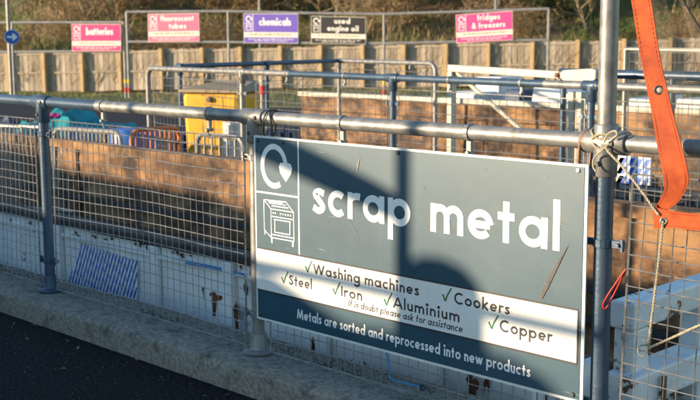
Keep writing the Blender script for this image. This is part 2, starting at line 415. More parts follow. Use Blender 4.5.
# bank behind the fence
def bank_z(s, u):  # s metres behind the fence, u along
    base = fz(V((FL.x, FL.y, 0)) + fd * u) + .1
    n1 = .35 * math.sin(u * .33 + 1.3) + .25 * math.sin(u * .71 + s * .4) + .2 * math.sin(s * .9 + u * .21)
    return base + max(0, s - .4) * .44 + n1 * min(1, s / 3)
mb = MB(); US = [-60 + i * 2.2 for i in range(70)]; SS = [-.5, .3, 1, 2, 3, 4.2, 5.5, 7, 9, 11, 14, 18, 24, 32]
for s in SS:
    for u in US:
        p = V((FL.x, FL.y, 0)) + fd * u - fn * s
        mb.v.append((p.x, p.y, bank_z(s, u)))
nu = len(US)
for k in range(len(SS) - 1):
    for i in range(nu - 1):
        a = k * nu + i; mb.f.append((a, a + 1, a + nu + 1, a + nu))
tag(mb.build('hillside', 'bank', smooth=True), kind='structure')

# grass on verge and bank
def blades(name, pts, mt, hmin, hmax, wd):
    mb = MB(); rg = random.Random(8)
    for p in pts:
        a = rg.uniform(0, 6.283); h = rg.uniform(hmin, hmax); d = V((math.cos(a), math.sin(a), 0)); l_ = V((rg.uniform(-1, 1), rg.uniform(-1, 1), 0)) * h * .5
        o = len(mb.v); mb.v += [tuple(p - d * wd), tuple(p + d * wd), tuple(p + l_ + V((0, 0, h)))]; mb.f.append((o, o + 1, o + 2))
    return tag(mb.build(name, mt), kind='stuff')
rg = random.Random(21); pts = []
for i in range(16000):
    k = rg.randrange(rows); c = rg.randrange(c_ - 1); a = V(VERGE[k * c_ + c]); b = V(VERGE[k * c_ + c + 1]); d = V(VERGE[(k + 1) * c_ + c])
    s, t = rg.random(), rg.random(); pts.append(a + (b - a) * s + (d - a) * t)
tag(blades('verge_grass', pts, 'blade', .05, .16, .012), 'short green grass on the verge below the timber fence', 'grass')
pts = []
for i in range(30000):
    u = rg.uniform(-14, 52); s = rg.uniform(.1, 16) ** 1; p = V((FL.x, FL.y, 0)) + fd * u - fn * s; pts.append(V((p.x, p.y, bank_z(s, u))))
tag(blades('bank_grass', pts, 'blade', .15, .5, .03), 'rough grass covering the hillside behind the fence', 'grass')
pts = []
for i in range(6000):
    u = rg.uniform(-14, 52); s = rg.uniform(.05, 1.2); p = V((FL.x, FL.y, 0)) + fd * u - fn * s; pts.append(V((p.x, p.y, bank_z(s, u))) + V((0, 0, .9)))
def straw_pts():
    out = []
    for p in pts: out.append(p - V((0, 0, .9)))
    return out
tag(blades('dry_grass', straw_pts(), 'straw', 1.5, 2.1, .02), 'pale dry grass growing along the back of the fence', 'grass')

# ================================================================== TIMBER FENCE (far)
fence = empty('timber_fence', 'long grey-brown timber fence with orange-brown posts below the hillside', 'fence')
post_px = [-28, 9.6, 46, 84, 122, 163, 204, 242, 282, 322, 364, 405, 447, 489, 533, 578, 624, 670, 718]
top_y = lambda x: 53 - x * .0205
FP = []
for px in post_px:
    p = fence_pt(px); zt = on_plane(px, top_y(px), V((FL.x, FL.y, 0)), fn).z; FP.append((p, fz(p), zt))
rf = random.Random(4)
for p, zb, zt in FP:
    mb = MB(); c = p + fn * .14
    mb.obox((c.x, c.y, (zb + zt) / 2 + .0), fd * .08, fn * .13, (0, 0, (zt - zb) / 2 + .06))
    mb.build('post', 'timber_post', fence)
for i in range(len(FP) - 1):
    (p, zb, zt), (q, zb2, zt2) = FP[i], FP[i + 1]
    mb = MB(); L = (q - p).length; nb = 14; off = rf.uniform(-.03, .03)
    for k in range(nb):
        t = (k + .5) / nb; c = p.lerp(q, t) - fn * (.03 + .014 * (k % 2)); z0 = zb + (zb2 - zb) * t; z1 = zt + (zt2 - zt) * t + rf.uniform(-.02, .02) + off
        mb.obox((c.x, c.y, (z0 + z1) / 2), fd * (L / nb * .485), fn * .01, (0, 0, (z1 - z0) / 2))
    pan = mb.build('panel', 'timber', fence)
    for hh in (.5, .95):
        mb = MB(); z0 = zb + (zt - zb) * hh; z1 = zb2 + (zt2 - zb2) * hh
        mb.bar(V((p.x, p.y, z0)) + fn * .01 + fd * .08, V((q.x, q.y, z1)) + fn * .01 - fd * .08, .05, .07)
        mb.build('cross_rail', 'timber', pan)

# ================================================================== BUSHES ON THE BANK
def make_bush(seed, hgt, mats, leaf):
    rb = random.Random(seed); mb = MB(); lf = MB()
    def branch(p, d, L, r_, lev):
        n = 4; pts = [p]; dd = d.copy()
        for i in range(n):
            dd = (dd + V((rb.gauss(0, .16), rb.gauss(0, .16), rb.gauss(.03, .12)))).normalized(); pts.append(pts[-1] + dd * L / n)
        mb.tube(pts, [r_ * (1 - .75 * i / n) for i in range(n + 1)], 3, cap=False)
        if lev < 3:
            for i in range(rb.randint(3, 5) if lev else 6):
                t = rb.uniform(.25, 1); k = min(n - 1, int(t * n)); q = pts[k].lerp(pts[k + 1], t * n - k)
                nd = (dd + V((rb.gauss(0, .6), rb.gauss(0, .6), rb.gauss(.15, .4)))).normalized()
                branch(q, nd, L * rb.uniform(.4, .68), r_ * .5, lev + 1)
        if lev >= 2:
            for _ in range(leaf):
                q = pts[rb.randrange(1, n + 1)] + V((rb.gauss(0, .06), rb.gauss(0, .06), rb.gauss(0, .06))); s = rb.uniform(.03, .075)
                a = V((rb.gauss(0, 1), rb.gauss(0, 1), rb.gauss(0, 1))).normalized(); b = a.cross(V((rb.gauss(0, 1), rb.gauss(0, 1), rb.gauss(0, 1)))).normalized()
                lf.add([q - a * s, q - b * s * .5, q + a * s, q + b * s * .5], [(0, 1, 2, 3)])
    for i in range(9):
        a = rb.uniform(0, 6.283); sp = rb.uniform(.1, .55)
        branch(V((rb.gauss(0, .25), rb.gauss(0, .25), -.1)), V((math.cos(a) * sp, math.sin(a) * sp, 1)).normalized(), hgt * rb.uniform(.5, .85), .028 * hgt / 3, 0)
    return mb, lf, mats
protos = []
for sd, hg, ms, lfc in ((1, 3.2, ('twig', 'dead_leaf'), 3), (2, 2.6, ('twig', 'dead_leaf'), 4), (3, 3.6, ('twig_pale', 'dead_leaf'), 1), (4, 2.2, ('twig', 'green_leaf'), 5), (5, 3.0, ('twig_pale', 'dead_leaf'), 2)):
    a, b, ms = make_bush(sd, hg, ms, lfc)
    ta = a.build('stems', ms[0]); tb = b.build('foliage', ms[1]); protos.append((ta, tb))
kinds = ['dark twiggy bare shrub', 'brown leafy dead shrub', 'pale bare shrub', 'dull green shrub', 'thin upright pale shrub']
where = [(-30, 'above the blue arrow sign'), (20, 'above the arrow sign and its pole'), (60, 'above the left end of the batteries sign'), (100, 'above the right end of the batteries sign'), (140, 'left of the fluorescent tubes sign'),
         (175, 'above the fluorescent tubes sign'), (215, 'between the fluorescent tubes and chemicals signs'), (255, 'above the left half of the chemicals sign'), (290, 'above the right end of the chemicals sign'), (330, 'above the used engine oil sign'),
         (375, 'right of the used engine oil sign'), (410, 'in the gap right of the engine oil sign'), (440, 'left of the fridges and freezers sign'), (480, 'above the fridges and freezers sign'), (525, 'right of the fridges and freezers sign'),
         (570, 'just left of the tall railing post'), (625, 'left of the orange strap'), (690, 'behind the net, right of the orange strap')]
rb = random.Random(77); first = set(); nb = 0
for row, (smin, smax, txt) in enumerate(((2.0, 4.0, 'low on hillside'), (5.5, 8.0, 'halfway up'), (9.5, 13, 'high up'))):
    for px, wtxt in where:
        if row == 0 and px > 400 and rb.random() < .45: continue
        if row == 1 and px > 560 and rb.random() < .5: continue
        pp = fence_pt(px + rb.uniform(-12, 12)); s = rb.uniform(smin, smax)
        k = rb.choice([0, 1, 1, 0, 2, 4] if px < 420 else [0, 2, 2, 3, 4, 3])
        u = (pp - V((FL.x, FL.y, 0))).dot(fd); p = pp - fn * s
        sc_ = rb.uniform(.65, .95) if row == 0 else rb.uniform(.85, 1.25)
        root = empty('shrub', '%s, %s, %s' % (kinds[k], txt, wtxt), 'shrub', 'shrubs on the hillside')
        root.location = (p.x, p.y, bank_z(s, u)); root.rotation_euler = (0, 0, rb.uniform(0, 6.28)); root.scale = (sc_ * rb.uniform(.9, 1.3), sc_ * 1.1, sc_)
        for src in protos[k]:
            if k in first and src: c = src.copy(); col.objects.link(c)
            else: c = src
            c.parent = root
        first.add(k); nb += 1
for k in range(5):
    if k not in first:
        for q in protos[k]: bpy.data.objects.remove(q)

# ================================================================== RAILINGS
def wire_panel(root, p0, p1, z0, z1, sx, sz, wr=.0016, fr=.004, mt='galv_wire', skew=0, seed=0, mid=None):
    """welded mesh panel between two foot points"""
    rw = random.Random(seed); p0 = V(p0); p1 = V(p1); d = p1 - p0; L = d.length; d.normalize(); nn = V((-d.y, d.x, 0))
    nx = max(2, round(L / sx)); nz = max(2, round((z1 - z0) / sz))
    def P(u, v, off=0):
        bow = .012 * math.sin(u / L * math.pi * 1.6 + seed) * math.sin(v * 3.1 + seed * 1.7)
        q = p0 + d * (u + skew * (v - z0)) + nn * (bow + off); return V((q.x, q.y, v + .004 * math.sin(u * 4 + seed * 2 + v)))
    fm = MB(); fm.tube([P(0, z0), P(L, z0), P(L, z1), P(0, z1), P(0, z0 + .001)], fr, 6)
    fo = fm.build('mesh_panel', mt, root)
    mb = MB()
    for i in range(1, nx):
        u = L * i / nx + rw.uniform(-.004, .004); k = 6
        mb.tube([P(u + rw.gauss(0, .0012), z0 + (z1 - z0) * j / k, .0) for j in range(k + 1)], wr, 4, cap=False)
    for i in range(1, nz):
        v = z0 + (z1 - z0) * i / nz + rw.uniform(-.004, .004); k = 10
        mb.tube([P(L * j / k, v + rw.gauss(0, .001), -.0035) for j in range(k + 1)], wr, 4, cap=False)
    wo = mb.build('wires', mt, fo); return fo
def post(root, p, z0, z1, r=.029, mt='galv', base=True, n=16):
    mb = MB(); mb.tube([(p[0], p[1], z0), (p[0], p[1], z1)], r, n); po = mb.build('post', mt, root, smooth=True)
    if base:
        mb = MB(); mb.lathe([(.072, 0), (.074, .008), (.068, .013), (.041, .018), (.038, .024), (.038, .085), (.0365, .09), (.03, .091)], (p[0], p[1], z0 + .001), 20)
        mb.lathe([(.009, 0), (.009, .012), (.006, .014)], (p[0] - .058, p[1] - .02, z0 + .012), 6)
        mb.lathe([(.009, 0), (.009, .012), (.006, .014)], (p[0] + .058, p[1] - .015, z0 + .012), 6)
        mb.build('base_flange', mt, po, smooth=True)
    return po
def tee(root, p, d, z, r=.029, mt='galv', L=.075, vert=.075, up=False):
    d = V(d).normalized(); c = V((p[0], p[1], z)); mb = MB(); ro = r * 1.30
    pr = [(ro * .93, -L), (ro, -L + .004), (ro, L - .004), (ro * .93, L)]
    mb.lathe(pr, c, 18, d)
    mb.lathe([(ro * .93, -.01 - vert - .03), (ro, -.01 - vert - .026), (ro, 0)], c, 18, (0, 0, 1))
    if up: mb.lathe([(ro, 0), (ro, .055), (ro * .93, .06)], c, 18, (0, 0, 1))
    t = mb.build('tee_fitting', mt, root, smooth=True)
    nn = V((d.y, -d.x, 0)); 
    if nn.y > 0: nn = -nn
    mb = MB(); mb.lathe([(.009, 0), (.009, ro + .004), (.007, ro + .006)], c + d * .045, 8, nn); mb.lathe([(.009, 0), (.009, ro + .004), (.007, ro + .006)], c + V((0, 0, -.07)), 8, nn)
    mb.build('grub_screw', 'iron', t); return t
def clamp(root, p, d, z, r=.029, mt='galv'):
    d = V(d).normalized(); mb = MB(); c = V((p[0], p[1], z))
    mb.lathe([(r * 1.12, -.014), (r * 1.2, -.012), (r * 1.2, .012), (r * 1.12, .014)], c, 14)
    for s in (-1, 1):
        mb.bar(c + d * s * r * .9, c + d * s * (r + .052), .012, .024); mb.tube([c + d * s * (r + .036) + V((0, -.022, 0)), c + d * s * (r + .036) + V((0, .022, 0))], .007, 6)
        mb.tube([c + d * s * (r + .048) + V((0, -.006, -.02)), c + d * s * (r + .048) + V((0, -.006, .02))], .008, 6)
    return mb.build('panel_clamp', mt, root)
def hanger(root, p, d, zr, mt='galv', r=.029, drop=.085):
    d = V(d).normalized(); c = V((p[0], p[1], zr)); mb = MB()
    mb.lathe([(r * 1.05, -.011), (r * 1.16, -.009), (r * 1.16, .009), (r * 1.05, .011)], c, 14, d)
    mb.bar(c + V((0, 0, -r * .9)), c + V((0, 0, -r - drop * .62)), .016, .02, up=d)
    mb.tube([c + V((0, -.02, -r - drop * .55)), c + V((0, .02, -r - drop * .55))], .008, 6)
    mb.tube([c + d * -.012 + V((0, -.005, -r - drop * .55)), c + d * .004 + V((0, -.01, -r - drop * .7)), c + d * .016 + V((0, -.008, -r - drop))], .004, 5)
    return mb.build('panel_hanger', mt, root)

X3 = 1.799; X1 = -1.826; RZ = 1.2; ex = V((1, 0, 0))
fr_ = empty('guard_railing', 'front tubular steel guard railing with wire mesh, carrying the scrap metal sign', 'railing', 'guard railings')
# rail in lengths that meet at joints
jx = [-6.2, at_y(98, 106, 0).x, 3.9]
mb = MB(); mb.tube([(jx[0], 0, RZ), (jx[1] - .001, 0, RZ)], .0285, 20); mb.build('top_rail', 'galv_blue_and_shade', fr_, smooth=True)  # left length in dark blue, its shade put into the colour
mb = MB(); mb.tube([(jx[1] + .001, 0, RZ), (X3, 0, RZ)], .0285, 20); mb.build('top_rail', 'galv', fr_, smooth=True)
mb = MB(); mb.tube([(X3 + .002, 0, RZ), (jx[2], 0, RZ)], .0283, 20); mb.build('top_rail', 'galv', fr_, smooth=True)
for x, mt in ((-3.65, 'galv_blue_and_shade'), (X1, 'galv_blue_and_shade'), (0, 'galv'), (3.55, 'galv')):
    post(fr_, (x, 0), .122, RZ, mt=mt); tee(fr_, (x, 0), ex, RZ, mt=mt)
post(fr_, (X3, 0), .122, RZ, r=.031, mt='galv_blue_and_shade'); post(fr_, (X3, 0), RZ + .002, 3.1, r=.031, mt='galv', base=False); tee(fr_, (X3, 0), ex, RZ, mt='galv', up=True, r=.031, L=.085)  # below the rail the tall post's shade is painted as darker blue
for x, mt in ((X1, 'galv_blue_and_shade'), (0, 'galv'), (X3, 'galv')):
    for z in (1.02, .30) if x < 1 else (.86, .30): clamp(fr_, (x, 0), ex, z, mt='galv_blue_and_shade' if x > 1 else mt)  # tall post clamps take the painted shade tone to mute sun glint
for px, y in ((103, 106), (209, 114), (343, 124), (470, 132)): hanger(fr_, (at_y(px, y, 0).x, 0), ex, RZ)
for i, (x0, x1, z0, z1, sk) in enumerate(((-3.55, -1.92, .15, 1.10, 0), (-1.735, -.075, .15, 1.105, .0), (.09, 1.70, .145, 1.10, 0), (1.885, 3.45, .145, 1.10, .02))):
    wire_panel(fr_, (x0, -.004, 0), (x1, -.004, 0), z0, z1,   .0525, .0525, wr=.0022, fr=.0046, seed=i + 1, skew=sk)
# ties on the rail
def loop_tie(name, label, px, y, mt, r=.006, tilt=.03, cat='tie', down=.05):
    c = at_y(px, y, 0); c = V((c.x, 0, RZ)); pts = []
    for k in range(17):
        a = 2 * math.pi * k / 16; pts.append(c + V((tilt * math.sin(a), .036 * math.cos(a), .036 * math.sin(a) - (down if math.sin(a) < -.3 else 0))))
    mb = MB(); mb.tube(pts, r, 6); return tag(mb.build(name, mt, smooth=True), label, cat)
loop_tie('cable_tie', 'thin black cable tie round the rail above the recycling arrow', 270, 119, 'black_tie', .0035, .012)
loop_tie('cable_tie', 'black cable tie leaning right on the rail above the sign', 277, 119.5, 'black_tie', .0045, -.02, down=.06)
loop_tie('strap_loop', 'brown leather-like strap looped over the rail beside the tall post', 586, 141, 'brown_strap', .006, .014, down=.08, cat='strap')

# ================================================================== THE SCRAP METAL SIGN
SY = -.060
def sm(x, z, d): return V((x, SY - d, z))
SX0, SX1, SZ0, SZ1 = .062, 1.772, .304, 1.1265
sign = empty('metal_sign', 'large slate-blue sign reading scrap metal, fixed to the front railing', 'sign')
mb = MB(); mb.box((SX0, SY + .0005, SZ0), (SX1, SY + .006, SZ1)); mb.build('panel', 'board_edge', sign)
mb = MB(); mb.box((SX0 + .011, SY - .0015, SZ0 + .011), (SX1 - .013, SY + .0002, SZ1 - .009)); mb.build('face', 'board', sign)
mb = MB(); mb.box((SX0 + .011, SY - .0024, .44), (SX1 - .024, SY - .0016, .63)); stp = mb.build('list_strip', 'strip_white', sign)
mb = MB()
for a, b in (((SX0 + .011, .626), (SX1 - .024, .633)), ((SX0 + .011, .437), (SX1 - .024, .444))): mb.box((a[0], SY - .0031, a[1]), (b[0], SY - .0025, b[1]))
mb.box((SX1 - .027, SY - .0031, .4443), (SX1 - .021, SY - .0025, .6257)); mb.build('outline', 'print_dark', sign)
mb = MB(); mb.box((.347, SY - .0024, .634), (.3545, SY - .0016, SZ1 - .01)); mb.box((SX0 + .012, SY - .0024, .876), (.3465, SY - .0016, .8835)); mb.build('divider', 'print_white', sign)
D1 = .0026
DW = .0030
for txt, xa, xb, bz, xh, wt, dd, gp, sh, mt in (('scrap', .437, .985, .822, .109, .255, D1, .15, 0, 'print_white'), ('metal', 1.085, 1.668, .822, .109, .255, D1, .15, 0, 'print_white'),
        ('Washing machines', .437, 1.03, .563, .0295, .255, DW, .2, 0, 'print_dark'), ('Cookers', 1.205, 1.462, .563, .0295, .255, DW, .2, 0, 'print_dark'),
        ('Steel', .283, .428, .493, .0295, .255, DW, .2, 0, 'print_dark'), ('Iron', .603, .725, .493, .0295, .255, DW, .2, 0, 'print_dark'),
        ('Aluminium', .895, 1.232, .495, .0295, .255, DW, .2, 0, 'print_dark'), ('Copper', 1.418, 1.645, .496, .0295, .255, DW, .2, 0, 'print_dark'),
        ('If in doubt please ask for assistance', .645, 1.245, .4585, .0185, .225, DW, .2, .2, 'print_dark'),
        ('Metals are sorted and reprocessed into new products', .333, 1.556,   .352, .0285, .25, D1, .2, 0, 'print_white')):
    ci = 0
    for word in txt.split(' '):
        mb = MB(); write(mb, txt, xa, xb, bz, xh, wt, sm, dd, gap=gp, shear=sh, only=(ci, ci + len(word))); mb.build('lettering', mt, sign); ci += len(word) + 1
for x, z in ((.405, .565), (1.165, .565), (.252, .495), (.572, .495), (.863, .497), (1.385, .498)):
    mb = MB(); ribbon(mb, [(x - .016, z + .024), (x - .004, z + .002), (x + .002, z + .004)], .008, sm, DW); ribbon(mb, [(x - .003, z + .001), (x + .008, z + .026), (x + .026, z + .054)], .006, sm, DW + .0003)
    mb.build('tick_mark', 'print_green', sign)
# recycling arrow and cooker pictogram
mb = MB(); ribbon(mb, arc(.196, 1.0, .076, 300, -4, ry=.085, n=40), .024, sm, D1)
hd = [(.228, 1.0), (.236, 1.017), (.255, 1.021), (.272, 1.010), (.288, 1.021), (.306, 1.016), (.313, 1.0), (.305, .974), (.272, .938), (.236, .974)]
mb.add([sm(x, z, D1 + .0003) for x, z in hd], [tuple(range(len(hd)))])
mb.build('arrow_symbol', 'print_white', sign)
mb = MB(); T = .0042; kk = [0]
def ln(*p, w=T): kk[0] += 1; ribbon(mb, list(p), w, sm, D1 + .00002 * kk[0])
ln((.172, .812), (.318, .812)); ln((.172, .686), (.318, .686)); ln((.172, .686), (.172, .812)); ln((.318, .686), (.318, .812))
ln((.126, .848), (.270, .852)); ln((.126, .848), (.172, .812)); ln((.270, .852), (.318, .812)); ln((.126, .848), (.126, .715)); ln((.126, .715), (.172, .686))
ln((.172, .780), (.318, .780)); ln((.190, .768), (.300, .768)); ln((.196, .766), (.196, .712)); ln((.294, .766), (.294, .712)); ln((.194, .712), (.296, .712)); ln((.172, .700), (.318, .700))
ln((.156, .843), (.252, .845), w=.005); ln((.176, .826), (.286, .827), w=.005); ln((.160, .836), (.270, .838), w=.003)
for x in (.186, .200, .234, .250, .266, .282, .298): ln((x - .003, .796), (x + .005, .796), w=.007)
for x in (.176, .312): ln((x, .686), (x, .662), w=.009)
ln((.130, .715), (.130, .694), w=.006)
mb.build('cooker_symbol', 'print_white', sign)
# scrapes through the print
gq = [at_y(x, y, SY) for x, y in ((540, 297.5), (542.5, 299), (548.5, 288), (557.5, 269), (570, 243), (560.5, 258), (549, 277))]
mb = MB(); mb.add([sm(p.x, p.z, D1 + .0016) for p in gq], [tuple(range(7))]); mb.build('scrape', 'scratch', sign)
mb = MB(); rs = random.Random(9)
for x, z, a, L, wd in ((.705, 1.045, 1.35, .05, .006), (1.05, .985, -.5, .02, .004)):
    ribbon(mb, [(x - math.cos(a) * L / 2, z - math.sin(a) * L / 2), (x + math.cos(a) * L / 2, z + math.sin(a) * L / 2)], wd, sm, D1 + .0012)
for k in range(46):
    x, z = rs.uniform(.4, 1.74), rs.uniform(.66, 1.1); a = rs.gauss(-.45, .35); L = rs.uniform(.012, .11) * (1 if k < 16 else .2)
    ribbon(mb, [(x - math.cos(a) * L / 2, z - math.sin(a) * L / 2), (x, z + rs.uniform(-.002, .002)), (x + math.cos(a) * L / 2, z + math.sin(a) * L / 2)], rs.uniform(.0005, .0013), sm, D1 + .0013 + k * .00001)
mb.build('scratch_marks', 'scratch_light', sign)
for x, z, mt in ((.088, 1.105, 'iron'), (.252, 1.105, 'iron'), (1.735, 1.105, 'board_edge'), (.92, 1.108, 'iron'), (.088, .33, 'iron'), (1.735, .33, 'iron')):
    mb = MB(); mb.lathe([(.0085, 0), (.0085, .003), (.006, .006), (.002, .0065)], sm(x, z, .0012), 12, (0, -1, 0)); mb.build('bolt', mt, sign, smooth=True)

# ================================================================== SCRAP CONTAINER (in the bay)
sk = empty('scrap_container', 'long open white steel scrap container with rusty brown inside, behind the front railing', 'container')
NY, FY, EX, LX, ZR, ZB = .45, 3.05, 1.36, -11.0, .43, -1.65
def rough_wall(name, mt, x0, x1, y, z0, z1, t, amp, nx, nz, seed, topamp=0):
    rr = random.Random(seed); mb = MB(); g = {}
    for s in (0, 1):
        for i in range(nx + 1):
            for k in range(nz + 1):
                x = x0 + (x1 - x0) * i / nx; z = z0 + (z1 - z0) * k / nz
                if k == nz: z += topamp * (math.sin(x * 2.3) + math.sin(x * 5.1 + 1) * .6 + rr.uniform(-.5, .5))
                g[s, i, k] = len(mb.v); mb.v.append((x, y + s * t + (rr.gauss(0, amp) + amp * 2.2 * math.sin(x * 1.9 + z * 3) * math.sin(z * 4.2 + x) if s == 0 else 0), z))
    for i in range(nx):
        for k in range(nz):
            mb.f.append((g[0, i, k], g[0, i+1, k], g[0, i+1, k+1], g[0, i, k+1])); mb.f.append((g[1, i, k], g[1, i, k+1], g[1, i+1, k+1], g[1, i+1, k]))
        mb.f.append((g[0, i, nz], g[0, i+1, nz], g[1, i+1, nz], g[1, i, nz]))
    for k in range(nz):
        mb.f.append((g[0, 0, k], g[0, 0, k+1], g[1, 0, k+1], g[1, 0, k])); mb.f.append((g[0, nx, k], g[1, nx, k], g[1, nx, k+1], g[0, nx, k+1]))
    return mb.build(name, mt, sk, smooth=True)
rough_wall('far_wall', 'skip_rust', LX, EX - .15, FY, ZB, ZR + .03, .07, .012, 130, 14, 5, .008)
rough_wall('near_wall', 'skip_white', LX, EX - .13, NY, ZB, ZR - .045, .05, .002, 90, 8, 6)
mb = MB(); mb.box((LX, NY - .035, ZR - .05), (EX - .13, NY + .09, ZR)); rim = mb.build('near_rim', 'skip_rim', sk, bevel=.012)
mb = MB(); mb.box((LX, NY + .05, ZB), (EX - .15, FY, ZB + .06)); mb.build('floor', 'scrap_dark', sk)
mb = MB(); mb.box((LX, FY + .07, ZR - .06), (EX - .15, FY + .14, ZR + .0)); mb.build('far_rim', 'skip_rim', sk)
# stringers on the inside of the far wall
for z in (-.12, -.34):
    mb = MB(); mb.box((LX, FY - .06, z), (EX - .3, FY - .012, z + .05)); mb.build('stringer', 'skip_rim', sk, bevel=.006)
# weld seams and a dented top angle on the far wall
for k in range(4):
    x = -9.6 + k * 3.1; mb = MB(); mb.box((x - .02, FY - .026, -1.2), (x + .02, FY + .004, ZR + .02)); mb.build('seam', 'skip_rust', sk, bevel=.006)
rr_ = random.Random(2); mb = MB(); n_ = 150
for i in range(n_ + 1):
    x = LX + (EX - .2 - LX) * i / n_; j_ = .006 * math.sin(x * 3.1) + rr_.gauss(0, .001); zj = .006 * math.sin(x * 1.7 + 1) + rr_.gauss(0, .0012)
    mb.v += [(x, FY - .03 + j_, ZR - .035 + zj), (x, FY - .034 + j_, ZR + .05 + zj), (x, FY + .10 + j_, ZR + .055 + zj), (x, FY + .10 + j_, ZR - .03)]
for i in range(n_):
    for k in range(4): a = i * 4; mb.f.append((a + k, a + 4 + k, a + 4 + (k + 1) % 4, a + (k + 1) % 4))
mb.build('top_angle', 'skip_rust', sk)
# ribs on the outside of the near wall
for px in (-60, 63, 158, 232, 325, 437, 530):
    x = at_y(px, 300, NY).x; mb = MB(); mb.box((x - .045, NY - .032, ZB), (x + .045, NY - .001, ZR - .052)); mb.build('rib', 'skip_white', sk, bevel=.008)
# lip under the rim
mb = MB(); mb.box((LX, NY - .022, ZR - .125), (EX - .13, NY - .001, ZR - .100)); mb.build('lip', 'skip_white', sk, bevel=.006)
# end frame: battered white box sections
mb = MB(); mb.box((EX - .06, .86, ZR - .115), (EX + .06, FY + .1, ZR + .005)); mb.build('end_beam', 'skip_battered', sk, bevel=.012)
mb = MB(); mb.box((EX - .05, .80, ZR - .44), (EX + .10, FY + .1, ZR - .30)); mb.build('end_beam', 'skip_battered', sk, bevel=.012)
for y in (.88, 1.45, 2.1, FY - .05):
    mb = MB(); mb.box((EX - .05, y, ZB), (EX + .05, y + .13, ZR - .117)); mb.build('end_post', 'skip_battered', sk, bevel=.012)
mb = MB(); mb.box((EX - .12, NY + .05, ZB), (EX - .07, .86, ZR - .25)); mb.build('end_panel', 'skip_battered', sk)
mb = MB(); mb.box((EX - .055, .95, ZB), (EX - .045, FY, ZR - .45)); mb.build('end_panel', 'skip_battered', sk)
mb = MB(); mb.tube([(EX + .12, 1.02, -.3), (EX + .12, 1.02, .10)], .012, 8); mb.tube([(EX + .12, 1.02, .02), (EX + .02, 1.02, .02)], .01, 6); mb.build('door_pin', 'brown_strap', sk)
# rust blisters, chips and drips
def patch(px, py, rx, rz, seed, y=NY - .0025, drip=0):
    rp_ = random.Random(seed); c = at_y(px, py, y); mb = MB(); n = 22; pts = []
    ph = [rp_.uniform(0, 6.28) for _ in range(4)]
    for k in range(n):
        a = 2 * math.pi * k / n; q = 1 + .28 * math.sin(3 * a + ph[0]) + .18 * math.sin(5 * a + ph[1]) + .14 * math.sin(9 * a + ph[2])
        pts.append((c.x + rx * q * math.cos(a), c.z + rz * q * math.sin(a) - (drip if rp_.random() < .12 and math.sin(a) < 0 else 0)))
    mb.add([(x, y - .0006 * (seed % 5), z) for x, z in pts] + [(c.x, y - .0006 * (seed % 5) - .0015, c.z)], [(i, (i + 1) % n, n) for i in range(n)])
    mb.build('rust_patch', 'rust_patch', sk)
for i, (px, py, rx, rz, dr) in enumerate(((216, 297, .055, .022, .08), (237, 318, .022, .10, 0), (150, 247, .05, .022, .02), (141, 243, .02, .012, 0), (174, 260, .05, .010, 0), (203, 290, .008, .02, .05),
        (313, 345, .013, .035, .06), (472, 386, .03, .07, 0), (487, 380, .012, .03, .04), (98, 232, .05, .012, .02), (30, 214, .03, .008, .01), (246, 285, .015, .03, .03), (365, 365, .01, .015, .04), (228, 345, .02, .02, 0), (90, 240, .02, .008, .0), (252, 270, .014, .05, 0))):
    patch(px, py, rx, rz, i + 1, NY - .0025 if i not in (1, 7, 11) else NY - .035, dr)
mb = MB(); a = at_y(185, 262, NY - .024); b = at_y(246, 276, NY - .024); ribbon(mb, [(a.x, a.z), ((a.x + b.x) / 2, (a.z + b.z) / 2 + .004), (b.x, b.z)], .022, lambda x, z, d: V((x, NY - .024 - d, z)), .0005); mb.build('paint_streak', 'blue_rope', sk)
rr_ = random.Random(44)
for i in range(26):
    px = rr_.uniform(2, 255); py = 217 + px * .195 + rr_.uniform(-1, 4); patch(px, py, rr_.uniform(.008, .03), rr_.uniform(.004, .012), 20 + i, NY - .0035, rr_.choice([0, 0, .02, .05]))
# blue and white hatched plate
hp = [(66, 288), (82, 243), (138, 261), (136, 309)]
H = [at_y(x, y, NY - .012) for x, y in hp]
mb = MB(); mb.prism([(p.x, p.z) for p in H], lambda x, z, d: V((x, NY - .012 + d, z)), 0, .008); pl = mb.build('hatched_plate', 'hatch_white', sk, fix=True)
mb = MB()
def inside(x, z):
    n = len(H); c = False; j = n - 1
    for i in range(n):
        if (H[i].z > z) != (H[j].z > z) and x < (H[j].x - H[i].x) * (z - H[i].z) / (H[j].z - H[i].z) + H[i].x: c = not c
        j = i
    return c
ang = math.radians(63); di = V((math.cos(ang), math.sin(ang))); cx = sum(p.x for p in H) / 4; cz = sum(p.z for p in H) / 4
for k in range(-22, 23):
    o_ = V((cx + k * .0315 * math.sin(ang) , cz - k * .0315 * math.cos(ang))); ins = [t * .002 for t in range(-300, 301) if inside(o_.x + di.x * t * .002, o_.y + di.y * t * .002)]
    if len(ins) > 5:
        t0, t1 = ins[0], ins[-1]; ribbon(mb, [(o_.x + di.x * t0, o_.y + di.y * t0), (o_.x + di.x * t1, o_.y + di.y * t1)], .0155, lambda x, z, d: V((x, NY - .0125 - d, z)), .0004)
mb.build('hatching', 'hatch_blue', pl)

